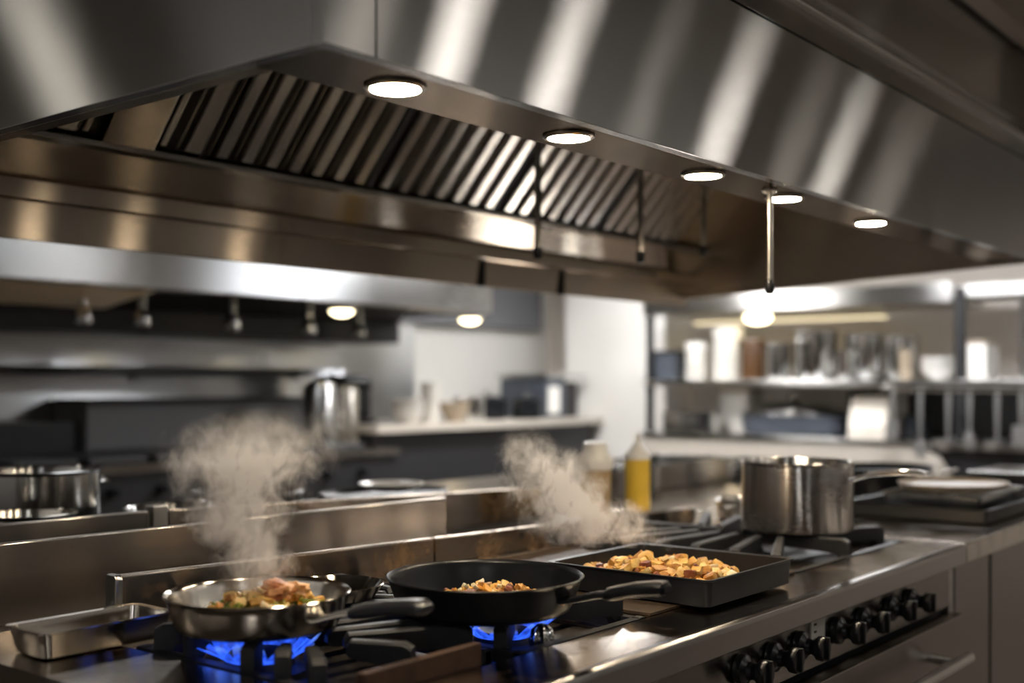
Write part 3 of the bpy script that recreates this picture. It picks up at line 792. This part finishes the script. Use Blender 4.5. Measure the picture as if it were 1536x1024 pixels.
MB().lathe([(0, .9665), (.135, .9665), (.152, .975), (.158, .984), (.155, .985), (.147, .977), (.13, .971), (0, .971)], (3.31, 1.065, 0), 48, sx=1.08, sy=.92).build('tray_body', M['cream'], bd)
ob = thing('black_crate', 'black lidded box beside the tray stack near the counter end', 'box', (3.95, 1.03, .9005))
box(3.76, 4.10, .90, 1.16, .9005, .975, bev=.006).build('body', M['tray_black'], ob)
box(3.755, 4.105, .895, 1.165, .976, .985, bev=.003).build('lid', M['bg_pot'], ob)
rp = thing('roasting_pan', 'dark roasting pan behind the round beige tray on the side counter', 'roasting pan', (3.70, 1.40, .9005))
MB().lathe([(0, .9005), (.150, .9005), (.165, .91), (.172, .985), (.178, .99), (.172, .991), (.160, .915), (.148, .906), (0, .906)], (3.72, 1.42, 0), 40, sx=1.1, sy=.85).build('pan_body', M['black_pan'], rp)
for k, x in enumerate((3.60, 3.82)):
    MB().bar([(x-.05, 1.255, .972), (x-.04, 1.23, .978), (x, 1.222, .98), (x+.04, 1.23, .978), (x+.05, 1.255, .972)], [.006]*5, [.006]*5, side=(0, 0, 1)).build('handle', M['rod'], rp)
sp = thing('saucepan', 'small low stainless saucepan just behind the stock pot', 'saucepan', (2.80, 1.44, .9005))
MB().lathe([(0, .9005), (.074, .9005), (.082, .906), (.084, .950), (.089, .953), (.084, .954), (.080, .949), (.078, .909), (0, .905)], (2.80, 1.44, 0), 40).build('pan_body', M['pot_steel'], sp)
MB().bar([(2.72, 1.42, .942), (2.68, 1.41, .948), (2.60, 1.39, .951), (2.56, 1.38, .951)], [.008, .006, .007, .005], [.003]*4).build('handle', M['chrome'], sp)

# ------------------------------------------------------------------ second range, back to back, with its guards
br = thing('rear_range', 'stainless back-to-back range behind the splash guard, black top', 'range', (.40, 1.64, 0))
box(.40, 2.74, 1.64, 2.88, .86, .88, bev=.004).build('top_deck', M['dark'], br)
box(.42, 2.72, 1.66, 2.86, .08, .86).build('body', M['panel'], br)
box(.46, 2.68, 1.72, 2.80, 0, .08).build('plinth', M['dark'], br)
def rz1(x): return 1.010-(x-.9)*.006
MB().prism([(.40, .88), (1.95, .88), (1.95, rz1(1.95)), (.40, rz1(.40))], 'y', 1.75, 1.768, bev=.004).build('front_guard', M['guard_clean'], br)
MB().prism([(.40, .88), (1.345, .88), (1.345, 1.008), (.40, 1.012)], 'y', 2.0, 2.018, bev=.004).build('rear_guard', M['guard_clean'], br)
box(1.35, 1.385, 1.995, 2.026, .88, 1.016, bev=.003).build('guard_post', M['fascia'], br)
MB().prism([(1.39, .88), (2.70, .88), (2.70, .962), (1.39, 1.006)], 'y', 2.0, 2.018, bev=.004).build('rear_guard', M['guard'], br)
def pot(name, label, cat, x, y, z, r, h, mat, n=40, group=None, lid=False, ears=True, flare=0.):
    t = thing(name, label, cat, (x, y, z), group)
    MB().lathe([(0, z), (r*.92, z), (r*.98, z+.004), (r, z+.012), (r+flare, z+h-.006), (r+flare+.005, z+h), (r+flare, z+h+.002), (r+flare-.004, z+h-.004), (r-.005, z+.014), (r*.9, z+.006), (0, z+.006)], (x, y, 0), n).build('pot_body', mat, t)
    if ears:
        for sg in (-1, 1):
            zz = z+h*.80
            pts = [(x+sg*(r+flare-.004), y-.035, zz), (x+sg*(r+flare+.022), y-.032, zz+.004), (x+sg*(r+flare+.030), y, zz+.006), (x+sg*(r+flare+.022), y+.032, zz+.004), (x+sg*(r+flare-.004), y+.035, zz)]
            MB().tube(pts, .005, 8).build('handle', M['chrome'], t)
    if lid:
        lo = MB().lathe([(r+flare+.004, z+h+.0025), (r*.9, z+h+.014), (r*.3, z+h+.026), (0, z+h+.028)], (x, y, 0), n).build('lid', mat, t)
        MB().lathe([(0, z+h+.027), (.010, z+h+.028), (.009, z+h+.038), (.017, z+h+.046), (.012, z+h+.053), (0, z+h+.054)], (x, y, 0), 16).build('knob', M['chrome'], lo)
    return t
pot('steel_pot', 'wide stainless pot on the rear range, tallest of that cluster', 'pot', 1.37, 2.47, .8805, .135, .185, M['bg_pot'])
pot('steel_pot', 'smaller brassy-lit stainless pot in front of the wide pot', 'pot', 1.20, 2.21, .8805, .095, .120, M['pan_steel'], ears=False)
pot('saute_pan', 'shallow stainless saute pan beside the wide pot on the rear range', 'pan', 1.60, 2.27, .8805, .105, .095, M['bg_pot'], ears=False, flare=.01)
bb = thing('black_hotel_pan', 'deep black pan on the rear range with a white plate on it', 'pan', (2.28, 2.28, .8805))
MB().lathe([(0, .8805), (.15, .8805), (.17, .890), (.175, .962), (.17, .964), (.165, .956), (.155, .95), (0, .95)], (2.28, 2.28, 0), 40, sx=1.2, sy=.8).build('pan_body', M['tray_black'], bb)
pl = thing('plate', 'white china plate lying on the black pan behind the guard', 'plate', (2.29, 2.26, .966))
MB().lathe([(0, .9655), (.055, .9655), (.082, .978), (.092, .984), (.091, .986), (.08, .981), (.054, .970), (0, .969)], (2.29, 2.26, 0), 44).build('plate_body', M['china'], pl)
pot('black_stew_pot', 'squat black pot on the rear range behind the steam', 'pot', 1.92, 2.42, .8805, .14, .10, M['black_pan'])

# prep counter continuing the island, bottles and bins
pcn = thing('prep_counter', 'stainless prep counter continuing the island past the rear range', 'counter', (2.76, 1.64, 0))
box(2.76, 4.3, 1.64, 2.88, .865, .900, bev=.004).build('worktop', M['counter'], pcn)
box(2.79, 4.27, 1.68, 2.84, .08, .865).build('body', M['panel'], pcn)
box(2.83, 4.23, 1.74, 2.78, 0, .08).build('plinth', M['dark'], pcn)
def squeeze(label, x, y, z, r, h, mat, cap='nozzle'):
    t = thing('squeeze_bottle', label, 'bottle', (x, y, z), 'squeeze bottles on the island')
    MB().lathe([(0, z), (r*.95, z), (r, z+.006), (r*.97, z+h*.3), (r, z+h*.62), (r*.98, z+h*.66), (0, z+h*.66)], (x, y, 0), 32).build('bottle_body', mat, t)
    if cap == 'nozzle':
        c = MB().lathe([(r*1.02, z+h*.655), (r*1.04, z+h*.70), (r*.95, z+h*.73), (r*.42, z+h*.84), (r*.24, z+h*.87), (r*.16, z+h*.985), (r*.10, z+h), (0, z+h)], (x, y, 0), 32)
    else:
        c = MB().lathe([(r*1.06, z+h*.655), (r*1.14, z+h*.72), (r*1.10, z+h*.80), (r*.80, z+h*.88), (r*.74, z+h*.99), (r*.62, z+h), (0, z+h)], (x, y, 0), 32)
    c.build('cap', M['white_plastic'], t)
    return t
squeeze('squeeze bottle of yellow sauce with a white pointed nozzle', 2.825, 1.80, .9005, .036, .217, M['oil'])
squeeze('squat bottle of tan sauce under a wide white cap', 2.64, 1.82, .8805, .044, .218, M['tan'], 'wide')
def openbox(name, label, cat, x0, x1, y0, y1, z0, z1, mat, group=None):
    t = tray(name, label, cat, x0, x1, y0, y1, z0, z1, mat, .004)
    if group: t['group'] = group
    return t
openbox('steel_bin', 'low stainless bin right behind the yellow sauce bottle', 'bin', 2.88, 3.20, 2.02, 2.30, .9005, .990, M['bg_pot'])
openbox('steel_bin', 'wide stainless bin on the island, middle one of the three bins', 'bin', 3.36, 3.86, 2.06, 2.36, .9005, .985, M['bg_pot'])
openbox('steel_bin', 'narrow stainless bin near the island end, behind the stock pot', 'bin', 3.95, 4.22, 1.80, 2.20, .9005, .965, M['bg_pot'])
def cup(name, label, cat, x, y, z, r, h, mat, group=None, taper=.85):
    t = thing(name, label, cat, (x, y, z), group)
    MB().lathe([(0, z), (r*taper*.95, z), (r*taper, z+.004), (r, z+h-.003), (r+.002, z+h), (r-.003, z+h), (r*taper-.004, z+.008), (0, z+.006)], (x, y, 0), 28).build('cup_body', mat, t)
    return t
cup('cup', 'small red cup standing by the stainless bin on the island', 'cup', 4.18, 2.47, .9005, .030, .060, M['red'])
cup('cup', 'small white cup standing beside the red cup on the island', 'cup', 4.24, 2.38, .9005, .022, .068, M['china'])

# ------------------------------------------------------------------ far cooking line along the back wall
fr = thing('far_range', 'dark range line along the back wall under the second hood', 'range', (1.2, 4.35, 0))
box(.6, 4.45, 4.35, 5.34, .10, .88, bev=.004).build('body', M['dark'], fr)
box(.6, 4.45, 4.33, 5.36, .8805, .915, bev=.004).build('top_deck', M['panel'], fr)
box(.65, 4.40, 4.45, 5.30, 0, .10).build('plinth', M['gap'], fr)
rs = box(3.05, 4.44, 5.05, 5.36, .9155, 1.17, bev=.006).build('back_riser', M['bulkhead'], fr)
box(3.03, 4.44, 4.98, 5.36, 1.171, 1.185, bev=.003).build('shelf', M['dark'], rs)
box(.62, 3.02, 5.10, 5.36, .9155, 1.08, bev=.006).build('back_riser', M['dark'], fr)
for k in range(6): box(2.35+k*.33, 2.63+k*.33, 4.42, 4.95, .9155, .945, bev=.006).build('grate', M['iron'], fr)
for k in range(8): MB().lathe([(0, 4.35), (.026, 4.35), (.024, 4.325), (.018, 4.31), (0, 4.31)], (2.5+.24*k, 0, .80), 16, axis='y').build('knob', M['black_plastic'], fr)
h2 = thing('far_hood', 'second stainless exhaust hood over the far range line', 'exhaust hood', (.3, 4.2, 1.66))
box(.3, 5.06, 4.20, 4.225, 1.66, RH-.001, bev=.003).build('front_panel', M['bg_steel'], h2)
box(5.035, 5.06, 4.226, 5.365, 1.66, RH-.001, bev=.003).build('end_panel', M['bg_steel'], h2)
box(.3, .325, 4.226, 5.365, 1.66, RH-.001, bev=.003).build('end_panel', M['bg_steel'], h2)
box(.33, 5.03, 4.226, 4.33, 1.661, 1.675).build('lamp_strip', M['hood_in'], h2)
MB().prism([(4.33, 2.05), (4.95, 1.60), (4.97, 1.61), (4.35, 2.07)], 'x', .33, 5.03).build('filter_bank', M['filter_dark'], h2)
MB().box(.33, 5.03, 4.90, 5.30, 1.50, 1.62, bev=.004).build('grease_channel', M['dark'], h2)
for x, y in ((2.75, 4.58), (3.02, 4.55), (3.52, 4.55), (4.55, 4.75), (4.05, 4.6)):
    p = MB().tube([(x, y, 1.83), (x, y, 1.58)], .018, 12).build('drop_pipe', M['bg_pot'], h2)
    MB().lathe([(0, 1.52), (.034, 1.52), (.038, 1.535), (.030, 1.58), (.018, 1.60), (0, 1.60)], (x, y, 0), 16).build('nozzle', M['bg_pot'], p)
MB().prism([(4.345, 1.668), (4.345, 1.660), (4.75, 1.600), (4.76, 1.610)], 'x', .34, 2.95).build('lamplit_panel', M['brassy'], h2)  # panel added for the golden lit band, its light painted as colour
for x in (3.98, 4.96):
    l = MB().lathe([(.075, 1.661), (.075, 1.648), (.062, 1.643), (.062, 1.661)], (x, 4.278, -.02), 28).build('lamp', M['rod'], h2)
    MB().lathe([(.060, 1.655), (.055, 1.632), (.03, 1.618), (0, 1.614)], (x, 4.278, -.02), 24).build('lens', M['lens_far'], l)
ws = thing('glint_ledge', 'long steel ledge with deep lip, added for the bright reflection behind the far range', 'shelf', (2.6, 5.30, 1.32))  # added ledge stands in for a light reflection on the wall cladding
MB().prism([(5.369, 1.345), (5.10, 1.345), (5.075, 1.300), (5.08, 1.298), (5.105, 1.338), (5.369, 1.338)], 'x', .4, 4.75).build('glint_board', M['bg_steel'], ws)
for x in (.9, 2.2, 3.5, 4.6): MB().prism([(5.368, 1.337), (5.25, 1.337), (5.368, 1.27)], 'x', x, x+.012).build('bracket', M['bg_steel'], ws)

# prep table with crockery further along the back wall
ptb = thing('prep_table', 'steel prep table with pale edge against the white back wall', 'table', (4.5, 4.55, 0))
box(4.50, 6.70, 4.55, 5.30, .985, 1.025, bev=.004).build('tabletop', M['apron'], ptb)
box(4.53, 6.67, 4.62, 5.28, .12, .984).build('cabinet', M['dark'], ptb)
for x in (4.55, 6.62): 
    for y in (4.60, 5.22): box(x, x+.04, y, y+.04, 0, .119).build('leg', M['bg_pot'], ptb)
def urn(label, x, y, z, r, h, m):
    t = thing('coffee_urn', label, 'urn', (x, y, z), 'urns on the far range')
    MB().lathe([(0, z), (r, z), (r*1.02, z+.01), (r, z+.03), (r, z+h*.90), (r*.9, z+h*.95), (r*.4, z+h), (0, z+h)], (x, y, 0), 32).build('urn_body', m, t)
    MB().lathe([(0, z+h), (.014, z+h), (.02, z+h+.02), (0, z+h+.03)], (x, y, 0), 14).build('knob', M['black_plastic'], t)
    MB().tube([(x-r*.5, y-r*.86, z+.06), (x-r*.6, y-r-.03, z+.06), (x-r*.6, y-r-.035, z+.035)], .008, 8).build('spout', M['chrome'], t)
urn('shiny cylindrical steel urn with a bright vertical glint on the far range', 4.14, 4.62, .9455, .088, .33, M['bg_pot'])
urn('brown-lit steel urn beside the shiny one, near the prep table', 4.375, 4.68, .916, .075, .34, M['pan_steel'])
bk = thing('stand_mixer', 'black countertop mixer standing behind the two urns', 'mixer', (4.66, 4.95, 1.0255))
box(4.56, 4.80, 4.86, 5.10, 1.0255, 1.05, bev=.01).build('base', M['dark'], bk)
box(4.70, 4.80, 4.90, 5.06, 1.05, 1.22, bev=.02).build('column', M['dark'], bk)
box(4.53, 4.81, 4.89, 5.07, 1.20, 1.31, bev=.04, seg=4).build('head', M['black_plastic'], bk)
MB().lathe([(0, 1.052), (.05, 1.052), (.075, 1.09), (.08, 1.15), (.077, 1.15), (.07, 1.09), (0, 1.058)], (4.62, 4.98, 0), 24).build('bowl', M['bg_pot'], bk)
def bowl(label, x, y, z, r, h, mat, group='bowls on the prep table'):
    t = thing('bowl', label, 'bowl', (x, y, z), group)
    MB().lathe([(0, z), (r*.45, z), (r*.5, z+.008), (r*.82, z+h*.5), (r, z+h), (r-.004, z+h+.001), (r*.78, z+h*.5), (r*.42, z+.012), (0, z+.01)], (x, y, 0), 32).build('bowl_body', mat, t)
bowl('white china bowl, first past the black mixer on the prep table', 4.91, 4.72, 1.0255, .105, .085, M['china'])
bowl('white china bowl nested on the first bowl of the prep table', 4.91, 4.72, 1.0555, .105, .085, M['china'])
bowl('uppermost china bowl of the nested three on the prep table', 4.91, 4.72, 1.0855, .105, .085, M['china'])
cup('jug', 'white china jug between the nested bowls and the cream bowl', 'jug', 5.13, 4.74, 1.0255, .062, .24, M['china'])
bowl('cream bowl standing beside the white jug on the prep table', 5.28, 4.68, 1.0255, .10, .12, M['cream'])
pot('steel_pot', 'bright stainless pot in the middle of the prep table', 'pot', 5.50, 4.75, 1.0255, .10, .15, M['bg_pot'])
pot('black_pot', 'black pot with lid on the prep table beside the bright pot', 'pot', 5.78, 4.85, 1.0255, .14, .13, M['black_pan'], lid=True)
pot('black_pot', 'black lidded pot next to the grey slicing machine', 'pot', 6.02, 4.70, 1.0255, .10, .12, M['black_pan'], lid=True)
sl = thing('countertop_machine', 'grey boxy countertop machine with white front at the table end', 'machine', (6.35, 4.8, 1.0255))
box(6.18, 6.40, 4.66, 5.06, 1.0255, 1.30, bev=.012).build('housing', M['slate'], sl)
box(6.20, 6.32, 4.645, 4.6595, 1.06, 1.24, bev=.004).build('front_plate', M['white_plastic'], sl)
box(6.41, 6.60, 4.70, 5.0, 1.0255, 1.27, bev=.012).build('side_unit', M['dark'], sl)
box(6.16, 6.62, 4.64, 5.08, 1.301, 1.325, bev=.005).build('lid', M['bg_pot'], sl)

# ------------------------------------------------------------------ storage shelf and counter along the end wall
EX = 6.35
ec = thing('end_counter', 'pale steel counter along the end wall below the loaded shelf', 'counter', (EX, 3., 0))
box(EX, 7.19, 1.0, 4.02, .905, .945, bev=.004).build('worktop', M['bg_steel_y'], ec)
MB().prism([(2.02, .70), (4.02, .70), (4.02, .904), (2.22, .904), (2.12, .86)], 'x', EX+.005, EX+.03, bev=.003).build('apron', M['apron'], ec)
box(EX+.05, 7.18, 1.02, 4.0, .10, .904).build('cabinet', M['dark'], ec)
box(EX+.10, 7.15, 1.08, 3.95, 0, .10).build('plinth', M['gap'], ec)
us = thing('storage_shelf', 'long steel shelf on posts along the end wall, full of pots', 'shelf', (EX+.05, 3., .945))
box(EX+.04, 6.95, 1.05, 4.02, 1.243, 1.283, bev=.005).build('lower_board', M['bg_steel_y'], us)
box(EX+.02, 6.95, 2.06, 4.02, 1.70, 1.81, bev=.005).build('upper_board', M['bg_steel_y'], us)
box(EX+.16, 6.95, 1.05, 2.055, 1.735, 1.80, bev=.005).build('upper_board', M['bg_steel_y'], us)
box(EX+.045, EX+.085, 2.00, 2.05, .946, 1.78, bev=.003).build('post', M['dark'], us)
box(EX+.20, EX+.24, 1.72, 1.76, .946, 1.735, bev=.003).build('post', M['bg_pot'], us)
box(EX+.045, EX+.085, 3.97, 4.01, .946, 1.70, bev=.003).build('post', M['dark'], us)
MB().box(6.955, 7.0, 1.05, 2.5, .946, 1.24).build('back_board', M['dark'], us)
box(6.955, 7.0, 2.51, 4.0, .946, 1.24).build('back_board', M['wall_end'], us)
lm = thing('shelf_lamp', 'round warm lamp under the upper shelf of the end wall', 'lamp', (6.45, 3.25, 1.69))
MB().lathe([(0, 1.699), (.085, 1.699), (.085, 1.685), (.07, 1.675), (0, 1.675)], (6.46, 3.25, 0), 28).build('housing', M['rod'], lm)
MB().lathe([(.082, 1.674), (.078, 1.65), (.05, 1.63), (0, 1.622)], (6.46, 3.25, 0), 28).build('lens', M['lens_far'], lm)
ls = thing('strip_lamp', 'long warm strip lamp at the back of the upper shelf', 'lamp', (6.9, 3.2, 1.68))
box(6.86, 6.93, 2.6, 3.95, 1.672, 1.699, bev=.003).build('housing', M['white_plastic'], ls)
box(6.865, 6.925, 2.62, 3.93, 1.660, 1.671, bev=.003).build('tube', glow('strip_glow', (1., .82, .5), 1.1), ls)
# things on the lower board (y, radius, height, kind)
Z = 1.2835
sbx = thing('dark_carton', 'dark slate box at the pillar end of the loaded shelf', 'box', (6.55, 4.12, 1.2835))
box(6.45, 6.70, 3.83, 4.015, Z, Z+.17, bev=.006).build('body', M['slate'], sbx)
box(6.442, 6.708, 3.825, 4.018, Z+.171, Z+.19, bev=.004).build('lid', M['dark'], sbx)
def canister(label, y, r, h, mat, lidmat=None, x=6.55, name='canister', z=Z):
    t = thing(name, label, 'canister', (x, y, z), 'canisters on the loaded shelf')
    MB().lathe([(0, z), (r, z), (r, z+h*.78), (r*.98, z+h*.8), (0, z+h*.8)], (x, y, 0), 32).build('body', mat, t)
    MB().lathe([(r*1.03, z+h*.79), (r*1.03, z+h*.97), (r*.98, z+h), (0, z+h)], (x, y, 0), 32).build('lid', lidmat or mat, t)
canister('pale grey canister next to the dark slate box on the shelf', 3.72, .075, .24, M['label'], M['white_plastic'])
cup('cup', 'low white cup in front of the pale canister on the shelf', 'cup', 6.44, 3.655, Z, .05, .09, M['china'])
canister('tall white-topped canister, tallest item towards the pillar', 3.50, .095, .33, M['label'], M['white_plastic'])
canister('dark brown jar of sauce on the loaded shelf', 3.33, .072, .25, M['brown'], M['brown'])
pot('shelf_pot', 'narrow steel pot under the warm shelf lamp', 'pot', 6.55, 3.16, Z, .078, .22, M['bg_pot'], ears=False)
pot('shelf_pot', 'large shiny steel pot with bright glint in mid shelf', 'pot', 6.60, 2.94, Z, .125, .29, M['bg_pot'], flare=.01)
pot('shelf_pot', 'steel pot behind the steel jug on the loaded shelf', 'pot', 6.66, 2.66, Z, .115, .27, M['bg_pot'])
cup('steel_jug', 'slim steel jug at the front between two shelf pots', 'jug', 6.46, 2.70, Z, .045, .17, M['bg_pot'])
pot('shelf_pot', 'steel pot beside the cream beaker on the loaded shelf', 'pot', 6.62, 2.42, Z, .095, .25, M['bg_pot'])
cup('beaker', 'slim cream beaker on the loaded shelf before the steel pot', 'beaker', 6.46, 2.34, Z, .038, .165, M['cream'])
for k, lab in enumerate(('white china bowl at the bottom of the shelf bowl pile', 'white china bowl second up in the shelf bowl pile', 'white china bowl on top of the shelf bowl pile')):
    bowl(lab, 6.52, 2.175, Z+k*.026, .098, .07, M['china'], 'bowls on the loaded shelf')
tub = thing('food_tub', 'cream food tub just past the dark shelf post', 'tub', (6.5, 1.96, Z))
box(6.40, 6.62, 1.885, 1.985, Z, Z+.19, bev=.01).build('body', M['white_plastic'], tub)
box(6.395, 6.625, 1.880, 1.990, Z+.191, Z+.205, bev=.004).build('lid', M['cream'], tub)
tub = thing('food_tub', 'big white food tub on the shelf past the thin pale post', 'tub', (6.7, 1.5, Z))
box(6.62, 6.92, 1.35, 1.69, Z, Z+.21, bev=.012).build('body', M['white_plastic'], tub)
box(6.615, 6.925, 1.345, 1.695, Z+.211, Z+.228, bev=.004).build('lid', M['china'], tub)
# things on the end counter
Zc = .9455
rp = thing('roaster', 'large dark slate roaster with lid on the end counter', 'roaster', (6.62, 3.12, Zc))
MB().lathe([(0, Zc), (.30, Zc), (.33, Zc+.02), (.34, Zc+.12), (.35, Zc+.125), (0, Zc+.126)], (6.66, 3.10, 0), 44, sx=.75, sy=1.).build('body', M['slate'], rp)
lid = MB().lathe([(.345, Zc+.127), (.30, Zc+.16), (.15, Zc+.19), (0, Zc+.195)], (6.66, 3.10, 0), 44, sx=.75, sy=1.).build('lid', M['bg_pot'], rp)
MB().lathe([(0, Zc+.19), (.02, Zc+.195), (.042, Zc+.215), (.03, Zc+.24), (0, Zc+.245)], (6.66, 3.10, 0), 20).build('knob', M['chrome'], lid)
tub = thing('food_tub', 'white rounded tub behind the dark roaster on the end counter', 'tub', (6.9, 3.52, Zc))
box(6.72, 6.92, 3.46, 3.66, Zc, Zc+.26, bev=.02).build('body', M['white_plastic'], tub)
box(6.715, 6.925, 3.455, 3.665, Zc+.261, Zc+.28, bev=.004).build('lid', M['cream'], tub)
openbox('steel_bin', 'pale steel bin at the pillar end of the end counter', 'bin', 6.42, 6.62, 3.60, 3.90, Zc, Zc+.13, M['bg_pot'])
bm_ = thing('blender_base', 'black appliance with slanted steel front on the end counter', 'appliance', (6.6, 2.62, Zc))
box(6.55, 6.80, 2.54, 2.72, Zc, Zc+.27, bev=.01).build('housing', M['black_plastic'], bm_)
MB().prism([(6.46, Zc), (6.549, Zc), (6.549, Zc+.24), (6.53, Zc+.24), (6.46, Zc+.06)], 'y', 2.46, 2.68, bev=.004).build('front_plate', M['louvre'], bm_)
pot('black_pot', 'small black pot on the end counter beside hanging utensils', 'pot', 6.62, 2.34, Zc, .075, .13, M['black_pan'], ears=False)
# utensils hung from a rail
rl = thing('utensil_rail', 'steel rail under the loaded shelf with utensils hanging', 'rail', (6.28, 1.8, 1.22))
MB().tube([(6.28, 1.55, 1.222), (6.28, 2.42, 1.222)], .007, 10).build('bar', M['chrome'], rl)
for y in (1.57, 2.40): MB().tube([(6.28, y, 1.222), (6.34, y, 1.250), (6.3885, y, 1.256)], .006, 8).build('bracket', M['chrome'], rl)
def utensil(kind, label, y, length, bowl_r):
    t = thing(kind, label, 'utensil', (6.262, y, 1.205), 'utensils on the rail')
    zt = 1.205; zb = zt-length
    MB().tube([(6.282, y, 1.234), (6.268, y, 1.236), (6.262, y, 1.222), (6.262, y, zt-.02)], .0035, 8).build('hanger', M['utensil'], t)
    MB().bar([(6.262, y, zt), (6.262, y, zt-.03), (6.262, y, zt-.12), (6.262, y, zb+.03), (6.262, y, zb)], [.012, .014, .011, .008, .008], [.0025]*5, side=(0, 1, 0)).build('handle', M['utensil'], t)
    if kind == 'ladle':
        r = bowl_r
        MB().lathe([(0, zb-r*.9), (r*.6, zb-r*.8), (r*.92, zb-r*.4), (r, zb), (r*.96, zb), (r*.88, zb-r*.38), (r*.55, zb-r*.74), (0, zb-r*.84)], (6.262-r*.8, y, 0), 24).build('bowl', M['utensil'], t)
    elif kind == 'turner':
        box(6.259, 6.265, y-bowl_r, y+bowl_r, zb-.11, zb, bev=.002).build('blade', M['utensil'], t)
    else:
        MB().bar([(6.262, y, zb+.005), (6.262, y, zb-.02), (6.262, y, zb-.05), (6.262, y, zb-.085), (6.262, y, zb-.10)], [.008, .022, .03, .022, .006], [.003, .005, .006, .005, .003], side=(0, 1, 0)).build('bowl', M['utensil'], t)
utensil('turner', 'flat steel turner, first on the rail by the black pot', 2.34, .14, .030)
utensil('serving_spoon', 'steel serving spoon hanging between the turner and the big ladle', 2.19, .25, .03)
utensil('ladle', 'big steel ladle hanging low near the dark shelf post', 2.04, .245, .062)
utensil('serving_spoon', 'slim steel spoon hanging between the two ladles', 1.93, .20, .03)
utensil('ladle', 'steel ladle at the far part of the rail, past both spoons', 1.79, .245, .055)
utensil('turner', 'broad steel turner, last one on the rail', 1.67, .16, .045)
